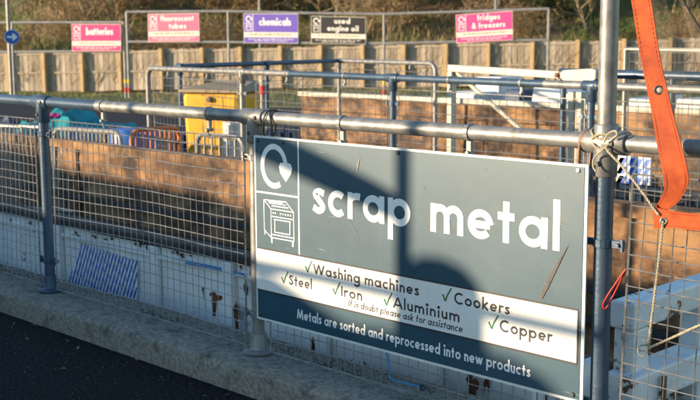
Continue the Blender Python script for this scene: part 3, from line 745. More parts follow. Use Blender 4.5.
# scrap lying in the container
def scrap_box(name, label, c, s, rz, mt, cat='scrap', rx=0, parts=None):
    root = empty(name, label, cat); root.location = c; root.rotation_euler = (rx, 0, rz)
    mb = MB(); mb.box((-s[0] / 2, -s[1] / 2, 0), (s[0] / 2, s[1] / 2, s[2])); mb.build('body', mt, root, bevel=.012)
    mb = MB(); mb.box((-s[0] / 2 + .03, -s[1] / 2 - .02, .04), (s[0] / 2 - .03, -s[1] / 2 - .001, s[2] - .04)); d = mb.build('door', mt, root, bevel=.008)
    mb = MB(); mb.bar((-s[0] / 2 + .07, -s[1] / 2 - .045, s[2] * .55), (-s[0] / 2 + .07, -s[1] / 2 - .045, s[2] * .85), .012, .02, up=(1, 0, 0))
    mb.box((-s[0]/2 + .06, -s[1]/2 - .042, s[2]*.56), (-s[0]/2 + .08, -s[1]/2 - .021, s[2]*.58)); mb.box((-s[0]/2 + .06, -s[1]/2 - .042, s[2]*.82), (-s[0]/2 + .08, -s[1]/2 - .021, s[2]*.84)); mb.build('handle', 'iron', d)
    return root
for i, (a, b, wd, lab) in enumerate((((-6.5, 2.72, -.62), (-1.2, 2.45, -.50), .09, 'long dark timber lying in the container below its rusty far wall'), ((-3.2, 2.2, -.70), (.9, 2.62, -.42), .11, 'thick timber beam leaning in the right end of the container'),
        ((-8.5, 2.6, -.75), (-4.2, 1.9, -.62), .10, 'timber lying in the left part of the container'))):
    mb = MB(); mb.bar(a, b, wd, wd * 1.3); tag(mb.build('timber_beam', 'scrap_timber', bevel=.008), lab, 'timber', 'timbers in the container')
rs = random.Random(31)
sheet_lab = ['bent dark sheet at the left end of the container', 'bent rusty sheet left of the middle of the container', 'bent sheet in the middle of the container', 'bent sheet right of the middle of the container', 'bent sheet at the right end of the container']
for k in range(5):
    x = [-7.6, -5.2, -3.4, -1.2, .5][k]; y = rs.uniform(.9, 2.7); mb = MB(); L = rs.uniform(.5, 1.4); a = rs.uniform(0, 3.14)
    z = rs.uniform(-1.2, -.72); n = 6; wd = rs.uniform(.15, .4); d = V((math.cos(a), math.sin(a), rs.uniform(-.1, .25))); s_ = V((-math.sin(a), math.cos(a), rs.uniform(-.3, .3)))
    vs = []
    for t in (0, .006):
        for i in range(n + 1):
            c = V((x, y, z + t)) + d * L * (i / n - .5) + V((0, 0, .08 * math.sin(i * 1.3 + k)))
            vs += [c - s_ * wd / 2, c + s_ * wd / 2]
    N = 2 * (n + 1); fs = []
    for i in range(n): fs += [(2*i, 2*i+1, 2*i+3, 2*i+2), (N+2*i, N+2*i+2, N+2*i+3, N+2*i+1), (2*i, 2*i+2, N+2*i+2, N+2*i), (2*i+1, N+2*i+1, N+2*i+3, 2*i+3)]
    mb.add(vs, fs); tag(mb.build('bent_sheet', rs.choice(['scrap_dark', 'skip_rim', 'rust_patch'])), sheet_lab[k], 'scrap', 'bent sheets in the container')

# ================================================================== SECOND RAILING (across the bay)
r2 = empty('guard_railing', 'second steel guard railing with mesh across the container, ending in a left elbow', 'railing', 'guard railings')
pA = at_y(147, 68, RA.y); ZA = pA.z
def on_r2(px, y=75):
    d = ray(px, y); nrm = V((rn.x, rn.y, 0)); t = (RA - C0).dot(nrm) / d.dot(nrm); p = C0 + d * t; return V((p.x, p.y, 0))
RZ2 = 1.2
c0 = on_r2(148); c9 = RB + rd * 1.6
bend = [V((c0.x, c0.y, -.09)), V((c0.x, c0.y, RZ2 - .10))] + [V((c0.x, c0.y, RZ2 - .10)) + rd * (.1 - .1 * math.cos(a)) + V((0, 0, .1 * math.sin(a))) for a in (.4, .8, 1.2, 1.571)]
jm = on_r2(290)
mb = MB(); mb.tube(bend + [V((jm.x, jm.y, RZ2))], .029, 14); mb.build('top_rail', 'galv', r2, smooth=True)
mb = MB(); jn = on_r2(545); mb.tube([V((jm.x, jm.y, RZ2)) + rd * .002, V((jn.x, jn.y, RZ2))], .029, 14); mb.build('top_rail', 'galv_blue_and_shade', r2, smooth=True)
mb = MB(); mb.tube([V((jn.x, jn.y, RZ2)) + rd * .002, V((c9.x, c9.y, RZ2))], .029, 14); mb.build('top_rail', 'galv', r2, smooth=True)
for px, mt in ((242, 'galv'), (393, 'galv_blue_and_shade'), (592, 'galv_blue_and_shade')):
    p = on_r2(px); post(r2, p, -.089, RZ2, mt=mt); tee(r2, p, rd, RZ2, mt=mt); clamp(r2, p, rd, .98, mt=mt); clamp(r2, p, rd, .2, mt=mt)
for px in (168, 207, 287, 345, 450, 522): hanger(r2, on_r2(px), rd, RZ2, mt='galv')
for i, (a, b) in enumerate(((153, 238), (255, 387), (399, 586), (600, 760))):
    wire_panel(r2, on_r2(a), on_r2(b), -.04, 1.10, .085, .085, wr=.0028, fr=.006, seed=20 + i)
# loose marker pole with a red cap behind the second railing
mb = MB(); p = on_r2(250) + rn * .15; mb.tube([(p.x, p.y, YZ), (p.x, p.y, 1.12)], .028, 10); rootp = tag(mb.build('marker_pole', 'galv'), 'galvanised pole with a red band beside the second railing post', 'pole')
mb = MB(); mb.tube([(p.x, p.y, .97), (p.x, p.y, 1.06)], .034, 10); mb.build('band', 'red_paint', rootp)

# third railing: end of the next bay
r3 = empty('guard_railing', 'rear steel guard railing with a blue left rail and silver bent right end', 'railing', 'guard railings')
q0 = at_z(180, 66.3, 1.2); q1 = at_z(339, 60.8, 1.2); q2 = at_z(430, 63.3, 1.2); q3 = at_z(437.5, 69, 1.13)
mb = MB(); mb.tube([q0, q1], .03, 12); mb.build('top_rail', 'galv_blue_and_shade', r3, smooth=True)
dq = (q2 - q1).normalized()
mb = MB(); mb.tube([q1 + dq * .004] + [q2] + [q2 + dq * (.12 * math.sin(a)) - V((0, 0, .12 - .12 * math.cos(a))) for a in (.4, .8, 1.2, 1.571)] + [q2 + dq * .12 - V((0, 0, 1.2 - YZ - .01))], .03, 12); mb.build('top_rail', 'galv', r3, smooth=True)
for p, mt in ((q1, 'galv'), (q0, 'galv_blue_and_shade'), (q0.lerp(q1, .5), 'galv_blue_and_shade')):
    post(r3, p, YZ + .001, 1.2, mt=mt); tee(r3, p, dq, 1.2, mt=mt)
wire_panel(r3, V((q1.x, q1.y, 0)) + dq * .08, V((q2.x, q2.y, 0)) + dq * .05, YZ + .1, 1.08, .1, .1, wr=.003, fr=.006, seed=41)
dp = (q1 - q0); wire_panel(r3, V((q0.x, q0.y, 0)), V((q1.x, q1.y, 0)), YZ + .1, 1.06, .1, .1, wr=.003, fr=.006, seed=42)
for t in (.3, .8): hanger(r3, q1.lerp(q2, t), dq, 1.2)

# right-hand railing and mesh gate beyond
r4 = empty('guard_railing', 'short dark blue railing seen right of the tall post behind the orange strap', 'railing', 'guard railings')
s0 = at_y(560, 72.5, 5.6); s1 = at_y(780, 79, 5.6)
mb = MB(); mb.tube([s0, s1], .04, 12); mb.build('top_rail', 'galv_blue_and_shade', r4, smooth=True)
for t in (.02, .55, .98): post(r4, s0.lerp(s1, t), YZ + .001, s0.lerp(s1, t).z, mt='galv_blue_and_shade')
g4 = empty('mesh_gate', 'tall pale tubular mesh gate behind the orange strap', 'gate')
t0 = at_y(626, 49, 9.0); t1 = at_y(790, 52, 9.0); tb = YZ + .12
mb = MB(); mb.tube([V((t0.x, t0.y, tb)), t0, t1, V((t1.x, t1.y, tb)), V((t0.x, t0.y, tb + .001))], .032, 10)
for t in (.0, .5): q = t0.lerp(t1, t); mb.tube([(q.x, q.y, YZ), (q.x, q.y, tb)], .03, 8)
mb.build('frame', 'galv', g4)
wire_panel(g4, V((t0.x, t0.y, 0)) + ex * .05, V((t1.x, t1.y, 0)) - ex * .05, tb + .02, t0.z - .04, .12, .12, wr=.004, fr=.006, seed=51)

# ================================================================== BOOM GATE
bg = empty('boom_gate', 'cream steel boom gate with a diagonal brace behind the second railing', 'gate')
YB = 5.2
b0 = at_y(452, 68, YB); b1 = at_y(561, 75, YB); b2 = at_y(600, 76, YB)
mb = MB(); mb.bar(b0 - ex * .03, b1, .07, .065); mb.build('arm', 'boom_white', bg, bevel=.006)
p = [at_y(x, y, YB) for x, y in ((560, 74.5), (567, 70), (594, 68.5), (599, 70), (598.5, 79), (595, 81.5), (566, 80.5))]
mb = MB(); mb.prism([(q.x, q.z) for q in p], lambda x, z, d: V((x, YB + d, z)), -.05, .05); mb.build('counterweight', 'boom_white', bg, fix=True, bevel=.006)
mb = MB(); c = at_y(560.5, 75, YB); mb.lathe([(.022, 0), (.022, .07), (.012, .078)], c, 10, (0, -1, 0)); mb.build('pivot_bolt', 'brown_strap', bg)
mb = MB(); mb.box((b0.x - .028, YB - .04, YZ), (b0.x + .028, YB + .04, b0.z - .035)); mb.build('post', 'boom_white', bg, bevel=.006)
for px in (573, 581):
    c = at_y(px, 95, YB + .12); mb = MB(); mb.box((c.x - .03, YB + .08, YZ), (c.x + .03, YB + .15, at_y(px, 92, YB + .1).z)); mb.build('post', 'boom_white', bg, bevel=.006)
mb = MB(); mb.tube([at_y(456, 72, YB + .02), at_y(526, 134, YB + .02)], .022, 8); mb.build('brace', 'boom_white', bg)

# ================================================================== BROWN PUSH WALL WITH CREAM CAPPING
YW = 10.2
w0 = at_y(300, 99, YW); w1 = at_y(760, 116, YW); zt = at_y(450, 103, YW).z
pw = empty('push_wall', 'low rust-brown boarded wall with a cream capping behind the second railing', 'wall')
mb = MB(); rs = random.Random(15); x = w0.x
nrow = 4; hh = (zt - YZ) / nrow
for r_ in range(nrow):
    x = w0.x - rs.uniform(0, .8)
    while x < w1.x:
        L = rs.uniform(1.6, 2.8); mb = MB(); mb.box((max(x, w0.x), YW + rs.uniform(0, .02), YZ + r_ * hh + .004), (min(x + L - .012, w1.x), YW + .08, YZ + (r_ + 1) * hh - .012)); x += L; mb.build('plank', 'skip_rust', pw)
mb = MB(); mb.box((w0.x - .02, YW - .05, zt), (w1.x, YW + .16, zt + .075)); mb.build('capping', 'cream_paint', pw, bevel=.008)
mb = MB(); mb.box((w0.x + .05, YW + .081, YZ), (w1.x - .05, YW + .15, zt - .002)); mb.build('backing', 'scrap_dark', pw)
# pale discarded appliances behind it
def appliance(label, px0, px1, ytop, Y, rz=0, mt='appliance', dp_=.6, group='white appliances behind the wall', tilt=0, name='scrap_appliance'):
    a = at_y(px0, ytop, Y); b = at_y(px1, ytop, Y); zt_ = (a.z + b.z) / 2; cx_ = (a.x + b.x) / 2; wd = (b.x - a.x)
    root = empty(name, label, 'appliance', group); root.location = (cx_, Y + dp_ / 2, YZ); root.rotation_euler = (0, tilt, rz)
    h_ = zt_ - YZ
    mb = MB(); mb.box((-wd / 2, -dp_ / 2, .02), (wd / 2, dp_ / 2, h_)); mb.build('body', mt, root, bevel=.025)
    mb = MB(); mb.box((-wd / 2 + .02, -dp_ / 2 - .035, .08), (wd / 2 - .02, -dp_ / 2 - .002, h_ - .03)); d = mb.build('door', mt, root, bevel=.015)
    mb = MB(); mb.box((-wd / 2 + .05, -dp_ / 2 - .055, h_ * .45), (-wd / 2 + .08, -dp_ / 2 - .036, h_ * .7)); mb.build('handle', 'lid_grey', d)
    mb = MB(); mb.box((-wd / 2 + .03, -dp_ / 2 + .05, 0), (wd / 2 - .03, dp_ / 2 - .05, .019)); mb.build('plinth', 'iron', root)
    return root
appliance('low white appliance left of the boom gate post, above the brown wall', 448, 476, 92, 11.2)
appliance('tall white appliance just right of the boom gate post', 476, 501, 77, 12.0)
appliance('blue-grey low appliance in the middle behind the wall', 505, 522, 90, 11.6, mt='navy')
appliance('wide white appliance tilted beside the double gate posts', 527, 566, 88, 11.0, tilt=.10)
appliance('white appliance behind the boom gate counterweight', 540, 580, 84, 13.0)
appliance('low white appliance right of the tall post behind the strap', 634, 668, 97, 10.9, tilt=-.08)
appliance('large white appliance at the right edge behind the net', 676, 740, 100, 11.0)
appliance('small pale appliance left on the wall near the bent rail end', 374, 394, 97, 12.4)

# striped blue plate and pale junk between the second railing and the container at right
sp = empty('striped_board', 'blue and white striped board behind the mesh right of the tall post', 'board')
z0 = at_y(612, 182, 3.9).z; z1 = at_y(612, 155, 3.9).z; xa = at_y(616, 170, 3.9).x; xb = at_y(650, 170, 3.9).x
mb = MB(); mb.box((xa, 3.9, z0), (xb, 3.92, z1)); mb.build('panel', 'hatch_white', sp)
mb = MB(); mb.box((xa + .1, 3.93, YZ), (xa + .15, 3.96, z0 + .1)); mb.build('leg', 'galv', sp); mb = MB(); mb.box((xb - .15, 3.93, YZ), (xb - .1, 3.96, z0 + .1)); mb.build('leg', 'galv', sp)
k = 0; x = xa - .1
mb = MB()
while x < xb:
    a = max(x, xa + .0); 
    for rr in range(3):
        h_ = (z1 - z0) / 3; za = z0 + rr * h_
        if a + .06 < xb: mb.add([(a + .004, 3.897, za), (a + .04, 3.897, za), (a + .07 if a + .07 < xb else xb, 3.897, za + h_ * .82), (a + .034, 3.897, za + h_ * .82)], [(0, 1, 2, 3)])
    x += .062
mb.build('stripes', 'hatch_blue', sp)

# ================================================================== LEFT YARD: barriers, tarpaulins, bin
def barrier(label, pL, pR, h_, mt, nbar, group='crowd barriers in the yard', feet=True):
    root = empty('crowd_barrier', label, 'barrier', group); d = (pR - pL); L = d.length; d.normalize(); zt_ = YZ + h_; zb_ = YZ + .16; r_ = .1
    def P(u, z): q = pL + d * u; return V((q.x, q.y, z))
    fr = [P(0, zb_), P(0, zt_ - r_)] + [P(r_ - r_ * math.cos(a), zt_ - r_ + r_ * math.sin(a)) for a in (.5, 1.0, 1.571)] + [P(L - r_ + r_ * math.sin(a), zt_ - r_ + r_ * math.cos(a)) for a in (0, .5, 1.0, 1.571)] + [P(L, zb_), P(0, zb_ + .001)]
    mb = MB(); mb.tube(fr, .024, 8); mb.build('frame', mt, root, smooth=True)
    for i in range(1, nbar): mb = MB(); mb.tube([P(L * i / nbar, zb_), P(L * i / nbar, zt_)], .0115, 6); mb.build('bar', mt, root)
    nn = V((-d.y, d.x, 0))
    for u in (.25, L - .25): mb = MB(); mb.tube([P(u, zb_) - nn * .28 - V((0, 0, .155)), P(u, zb_), P(u, zb_) + nn * .28 - V((0, 0, .155))], .016, 6); mb.build('foot', mt, root)
    return root
def gp(px, py, z): p = at_z(px, py, z); return V((p.x, p.y, 0))
barrier('galvanised crowd barrier behind the container at the left, beneath the teal tarpaulin', gp(-22, 125, .60), gp(52, 127.5, .60), 1.05, 'galv_wire', 18)
barrier('galvanised crowd barrier with a rounded end beside the blue drum', gp(54, 128, .60), gp(121, 132, .60), 1.05, 'galv_wire', 17)
barrier('rusty orange crowd barrier behind the blue drum', gp(131, 130.5, .60), gp(179, 127, .60), 1.05, 'orange_paint', 10)
barrier('galvanised crowd barrier in front of the yellow bin', gp(197, 134, .58), gp(243, 138, .58), 1.03, 'galv_wire', 6)
# blue drum
dr = empty('drum', 'bright blue plastic drum beside the orange barrier', 'drum'); c = gp(133, 133.5, .47); c = c + (c - V((C0.x, C0.y, 0))).normalized() * .5
mb = MB(); mb.lathe([(.27, 0), (.29, .03), (.29, .3), (.305, .32), (.29, .34), (.29, .6), (.305, .62), (.29, .64), (.29, .88), (.27, .92)], (c.x, c.y, YZ), 20); mb.build('body', 'barrel_blue', dr, smooth=True)
mb = MB(); mb.lathe([(.265, .921), (.265, .935), (.24, .936)], (c.x, c.y, YZ), 20); mb.build('lid', 'barrel_blue', dr, smooth=True)
# stacked blue-grey crates seen through the mesh
cr_ = gp(166, 128, .52) + V((-.5, .7, 0))
for i, (dx, lab) in enumerate(((0, 'left'), (.55, 'middle'), (1.1, 'right'))):
    root = empty('crate', 'slatted dark blue crate, %s one of three left of the yellow bin' % lab, 'crate', 'crates beside the yellow bin')
    d2 = V((.72, .69, 0)); b_ = cr_ + d2 * dx
    for k in range(5):
        mb = MB(); q = b_ + d2 * (k * .105 - .21); mb.obox((q.x, q.y, YZ + .46), d2 * .034, V((-.69, .72, 0)) * .012, (0, 0, .46)); mb.build('slat', 'navy' if k % 2 else 'galv_blue_and_shade', root)
    mb = MB(); q = b_ + V((-.69, .72, 0)) * .21; mb.obox((q.x, q.y, YZ + .42), d2 * .24, V((-.69, .72, 0)) * .19, (0, 0, .42)); mb.build('body', 'navy', root)
# tarpaulin heaps
def heap(name, label, pts, mt, seed, cat='tarpaulin', group=None):
    """draped sheet over a heap: outline of ground centre, radii and height"""
    rh = random.Random(seed); (cx_, cy_, rx, ry, h_, rot) = pts; mb = MB(); n = 40; mR = 12
    ph = [rh.uniform(0, 6.28) for _ in range(6)]
    for j in range(mR + 1):
        for k in range(n):
            a = 2 * math.pi * k / n; t = j / mR
            q = 1 + .1 * math.sin(3 * a + ph[0]) + .06 * math.sin(7 * a + ph[1])
            x = rx * t * q * math.cos(a); y = ry * t * q * math.sin(a)
            z = h_ * (1 - t ** 2.6) * (1 + .10 * math.sin(a * 2 + ph[2]) + .08 * math.sin(x * 4 + ph[3]) * math.sin(y * 5 + ph[4])) + .035 * t * math.sin(9 * a + ph[5]) + .07 * math.sin(x * 9 + ph[1]) * math.sin(y * 11 + ph[2]) + .04 * math.sin(x * 21 + y * 15 + ph[3])
            ca, sa = math.cos(rot), math.sin(rot); mb.v.append((cx_ + x * ca - y * sa, cy_ + x * sa + y * ca, YZ + max(z, .0) + .005))
    for j in range(mR):
        for k in range(n): a = j * n + k; b = j * n + (k + 1) % n; mb.f.append((a, b, b + n, a + n))
    return tag(mb.build(name, mt, smooth=True), label, cat, group)
for lab, px, pz, D, rx, ry, ht, mt in (('teal tarpaulin draped over a heap behind the crowd barrier', 66, 0, 16.0, 1.9, .8, .84, 'teal'), ('smaller teal tarpaulin heap at the far left behind the barrier', 22, 0, 15.0, .8, .6, .72, 'teal'),
        ('dark navy tarpaulin heap at the left edge', 8, 0, 17.0, 1.0, .7, .72, 'navy'), ('navy tarpaulin heap right of the teal one', 100, 0, 17.5, 1.2, .7, .60, 'navy')):
    p = at_d(px, 140, D); heap('tarpaulin', lab, (p.x, p.y, rx, ry, ht, .8), mt, int(D * 7 + px), group='tarpaulin heaps in the yard')
rbg = random.Random(6)
for i, (px, D_, r_, hb, mt, lab) in enumerate(((30, 14.2, .34, .72, 'hatch_blue', 'blue sack at the left behind the crowd barrier'), (52, 14.0, .30, .62, 'teal', 'small teal sack behind the left barrier'), (78, 14.2, .36, .72, 'barrel_blue', 'bright blue sack behind the barriers, right of the post'), (92, 14.6, .30, .60, 'appliance', 'white sack behind the barrier with the rounded end'),
        (108, 14.4, .33, .66, 'black_tie', 'black sack near the rounded barrier end'), (118, 15.2, .36, .80, 'navy', 'navy sack left of the blue drum'), (-4, 14.4, .4, .8, 'bin_green', 'dark green sack at the left edge'))):
    p = at_d(px, 140, D_); heap('sack', lab, (p.x, p.y, r_, r_ * .8, hb, rbg.uniform(0, 3)), mt, 100 + i, cat='sack', group='sacks in the yard')
mb = MB(); p0 = at_d(50, 117, 15.3); p1 = at_d(60, 115, 15.3); mb.tube(cr([p0, p0.lerp(p1, .4) + V((0, 0, .015)), p0.lerp(p1, .7) - V((0, 0, .01)), p1], 4), .035, 8); tag(mb.build('cloth_roll', 'magenta'), 'small magenta cloth roll lying on the teal tarpaulin', 'cloth')
# yellow bin with sloping grey lid
yb = empty('grit_bin', 'yellow bin with a sloping grey lid behind the second railing', 'bin')
D = 12.3; a = at_d(181, 93, D); b = at_d(239, 93, D - .25); dx = (b - a); dx.z = 0; W = dx.length; dx.normalize(); dy = V((-dx.y, dx.x, 0)); zt_ = (a.z + b.z) / 2
def bp(u, v, z): q = V((a.x, a.y, 0)) + dx * u + dy * v; return V((q.x, q.y, z))
mb = MB(); t_ = .05
mb.add([bp(t_, t_, YZ + .06), bp(W - t_, t_, YZ + .06), bp(W - t_, .55 - t_, YZ + .06), bp(t_, .55 - t_, YZ + .06), bp(0, 0, zt_), bp(W, 0, zt_), bp(W, .55, zt_), bp(0, .55, zt_)], [(0, 3, 2, 1), (4, 5, 6, 7), (0, 1, 5, 4), (1, 2, 6, 5), (2, 3, 7, 6), (3, 0, 4, 7)])
bd = mb.build('body', 'yellow', yb, bevel=.06)
mb = MB(); mb.add([bp(-.03, -.03, zt_ + .002), bp(W + .03, -.03, zt_ + .002), bp(W + .03, .58, zt_ + .002), bp(-.03, .58, zt_ + .002), bp(-.02, -.02, zt_ + .035), bp(W + .02, -.02, zt_ + .035), bp(W - .05, .54, zt_ + .12), bp(.2, .54, zt_ + .12)], [(0, 3, 2, 1), (4, 5, 6, 7), (0, 1, 5, 4), (1, 2, 6, 5), (2, 3, 7, 6), (3, 0, 4, 7)]); mb.build('lid', 'lid_grey', yb, bevel=.012)
mb = MB(); c = bp(W / 2, -.002, zt_ - .07); mb.lathe([(.03, 0), (.03, .03), (.02, .034)], c, 12, -dy); mb.build('latch', 'iron', yb)
for u in (.12, W - .12):
    for v in (.1, .45): mb = MB(); c = bp(u, v, YZ + .06); mb.tube([c - dx * .025, c + dx * .025], .058, 12); mb.build('wheel', 'rubber', yb)
for u in (): mb = MB(); q = bp(u, -.012, 0); mb.obox((q.x, q.y, (YZ + .25 + zt_ - .15) / 2), dx * .03, dy * .02, (0, 0, (zt_ - YZ - .4) / 2)); mb.build('rib', 'yellow', yb, bevel=.01)
for lab, px0, px1, yt, D in (('narrow white appliance standing in front of the yellow bin', 222, 231, 122, 11.9), ('slim white appliance at the right side of the yellow bin', 232.5, 240, 119, 11.95)):
    root = empty('scrap_appliance', lab, 'appliance', 'white appliances beside the yellow bin'); a_ = at_d(px0, yt, D); b_ = at_d(px1, yt, D); wd = (b_ - a_).length; h_ = a_.z - YZ; c = (a_ + b_) / 2
    root.location = (c.x, c.y, YZ); root.rotation_euler = (0, 0, math.atan2(dx.y, dx.x))
    mb = MB(); mb.box((-wd / 2, 0, 0), (wd / 2, .18, h_)); mb.build('body', 'appliance', root, bevel=.01)
    mb = MB(); mb.box((-wd / 2 + .012, -.015, .05), (wd / 2 - .012, -.001, h_ - .03)); mb.build('door', 'appliance', root, bevel=.006)

# ================================================================== FAR SIGN FRAMES AND SIGNS
G0 = at_d(126, 60, 37.5); G1 = at_d(549, 60, 33.5); gd = V((G1.x - G0.x, G1.y - G0.y, 0)).normalized(); gn = V((gd.y, -gd.x, 0))
if gn.dot(FW) > 0: gn = -gn
G0f = V((G0.x, G0.y, 0))
def gpt(px, py, off=0): return on_plane(px, py, G0f, gn) + gn * off
def ground(p):
    best = YZ
    # below the verge surface: blend from yard edge to fence foot
    f = fence_pt(350); dist = (V((p.x, p.y, 0)) - V((FL.x, FL.y, 0))).dot(fn)
    return best - max(0, (12 - dist)) * .02
def sign_frame(label, posts, top, bot):
    root = empty('sign_frame', label, 'frame', 'sign frames in front of the fence')
    for px, yt in posts:
        p = gpt(px, yt); mb = MB(); mb.tube([(p.x, p.y, ground(p) - .25), (p.x, p.y, p.z)], .045, 8); po = mb.build('post', 'frame_grey', root)
        g = ground(p)
        for z0, z1, mt in ((.50, .63, 'yellow_paint'), (.20, .36, 'red_paint')):
            mb = MB(); mb.tube([(p.x, p.y, g + z0), (p.x, p.y, g + z1)], .052, 8); mb.build('band', mt, po)
    for line in (top, bot):
        mb = MB(); mb.tube([gpt(x, y) for x, y in line], .045, 8); mb.build('rail', 'frame_grey', root)
sign_frame('low grey tubular frame holding the batteries sign', ((12, 22.5), (123.5, 22.3)), ((-60, 22.8), (12, 22.6), (124, 22.4)), ((-60, 52.5), (12, 52), (124, 51.3)))
sign_frame('long tall grey frame holding four recycling signs', ((126.5, 12), (228, 11.5), (384, 14), (549, 9)), ((126.5, 12), (228, 11.3), (305, 13.2), (384, 14.2), (549, 9)), ((126.5, 41.8), (228, 42.2), (305, 43.2), (384, 43.5), (549, 40)))
def far_sign(label, c, mt, lines, seed, lw=.27):
    """c = corner pixels TL, TR, BR, BL"""
    root = empty('metal_sign', label, 'sign', 'recycling signs along the fence')
    P = [gpt(x, y, .09) for x, y in c]
    def fm(u, v, d): return P[3].lerp(P[2], u).lerp(P[0].lerp(P[1], u), v) + gn * d
    def plate(name, u0, v0, u1, v1, d0, d1, m_):
        mb = MB(); mb.prism([(u0, v0), (u1, v0), (u1, v1), (u0, v1)], fm, d0, d1); return mb.build(name, m_, root, fix=True)
    plate('panel', 0, 0, 1, 1, -.02, 0, 'far_strip'); plate('face', .008, .375, .992, .985, .001, .004, mt); plate('footer', .008, .015, .992, .20, .001, .004, mt)
    plate('icon_divider', .168, .376, .178, .984, .0045, .006, 'far_print'); plate('icon_divider', .022, .675, .167, .69, .0045, .006, 'far_print')
    asp = (P[1] - P[0]).length / (P[0] - P[3]).length
    def fw(x, y, d): return fm(x / asp, y, d)
    mb = MB(); ribbon(mb, arc(.095 * asp, .82, .045 * asp, 300, 20, n=20), .035 * asp / 2, fw, .007); mb.add([fw(x, y, .008) for x, y in ((.125 * asp, .85), (.17 * asp, .85), (.148 * asp, .75))], [(0, 1, 2)]); mb.build('arrow_symbol', 'far_print', root)
    mb = MB()
    for a, b in (((.05, .44), (.05, .64)), ((.05, .64), (.14, .64)), ((.14, .64), (.14, .44)), ((.14, .44), (.05, .44)), ((.05, .56), (.14, .56))): ribbon(mb, [(a[0] * asp, a[1]), (b[0] * asp, b[1])], .022, fw, .007 + .0002 * len(mb.f))
    mb.build('item_symbol', 'far_print', root)
    for t, x0, x1, by, xh in lines:
        ci = 0
        for word in t.split(' '):
            mb = MB(); write(mb, t, x0 * asp, x1 * asp, by, xh, lw, fw, .006, gap=.16, only=(ci, ci + len(word))); mb.build('lettering', 'far_print', root); ci += len(word) + 1
    rgk = random.Random(seed)
    for (yy, m_, hgt, x0, x1) in ((.295, 'greek', .045, .12, .9), (.135, 'far_print', .04, .09, .92), (.075, 'far_print', .035, .2, .8)):
        mb = MB(); x = x0
        while x < x1:
            L = rgk.uniform(.03, .10); k = x
            while k < min(x + L, x1): ribbon(mb, [(k * asp, yy - hgt / 2), (k * asp, yy + hgt * rgk.choice([.3, .5, .5, .9]))], .012, fw, .006); k += .0125
            x += L + .022
        tag(mb.build('small_print', m_, root), kind='stuff')
far_sign('bright pink sign reading batteries on the low frame', ((73, 24), (122, 24.2), (122.3, 51), (73.6, 51.3)), 'pink', (('batteries', .30, .84, .60, .175),), 1)
far_sign('faded pink sign reading fluorescent tubes', ((149, 14), (200, 13.2), (200.6, 41.5), (149.6, 42.2)), 'pink_pale', (('fluorescent', .25, .90, .735, .125), ('tubes', .41, .75, .465, .125)), 2)
far_sign('violet sign reading chemicals', ((244.5, 13.6), (299, 13.8), (299, 43.6), (245, 43)), 'violet', (('chemicals', .29, .87, .60, .165),), 3)
far_sign('black sign reading used engine oil', ((312, 16), (366.5, 17.4), (366.5, 44.5), (312, 43.6)), 'black_board', (('used', .43, .72, .745, .13), ('engine oil', .30, .87, .475, .13)), 4)
far_sign('pink sign reading fridges and freezers, rightmost of the far signs', ((456.3, 15), (513, 10.8), (513.3, 40), (457, 43.3)), 'pink_mid', (('fridges', .38, .78, .745, .13), ('& freezers', .28, .87, .47, .13)), 5)

# round blue arrow sign
ar = empty('road_sign', 'round blue road sign with a white arrow pointing right', 'sign')
c = at_d(12, 37, 35.5); n_ = (C0 - c); n_.z = 0; n_.normalize(); s_ = V((-n_.y, n_.x, 0))
if s_.dot(RT) < 0: s_ = -s_
def af(x, y, d): return c + s_ * x + V((0, 0, y)) + n_ * d
mb = MB(); mb.lathe([(.235, -.012), (.235, .006)], c, 28, n_); mb.build('rim', 'print_white', ar)
mb = MB(); mb.lathe([(.222, .0065), (.222, .009)], c, 28, n_); mb.build('face', 'sign_blue', ar)
mb = MB(); mb.add([af(x, y, .011) for x, y in ((-.15, .028), (.02, .028), (.02, .028))], [(0, 1, 2)])
mb = MB(); mb.add([af(x, y, .0115) for x, y in ((-.15, -.03), (.03, -.03), (-.0, -.11), (.055, -.11), (.16, 0), (.055, .11), (-.0, .11), (.03, .03), (-.15, .03))], [(0, 1, 7, 8), (1, 2, 3, 4), (1, 4, 7), (4, 5, 6, 7)]); mb.build('arrow', 'print_white', ar)
mb = MB(); mb.tube([c - n_ * .05 + V((0, 0, .3)), V((c.x, c.y, YZ - .05)) - n_ * .05], .035, 8); mb.build('post', 'frame_grey', ar)
mb = MB(); p = at_d(7.5, 10, 38.5); mb.tube([(p.x, p.y, YZ - .1), (p.x, p.y, 7)], [.07, .045], 8); lp = tag(mb.build('lamp_column', 'galv'), 'tall thin steel column behind the blue arrow sign', 'column')
mb = MB(); mb.bar((p.x, p.y, 7.0), V((p.x, p.y, 7.05)) + gn * .6, .16, .08); mb.build('lantern', 'frame_grey', lp)
for px, lab in ((249.5, 'thin grey pole on the hillside above the chemicals sign'), (489, 'thin grey pole on the hillside above the fridges and freezers sign')):
    f = fence_pt(px) - fn * 1.2; mb = MB(); mb.tube([(f.x, f.y, fz(f)), (f.x, f.y, 5.5)], .06, 8); q = tag(mb.build('pole', 'frame_grey'), lab, 'pole', 'poles on the hillside')
    mb = MB(); mb.lathe([(.065, 0), (.065, .06), (.02, .1)], (f.x, f.y, 5.5), 8); mb.build('cap', 'frame_grey', q)

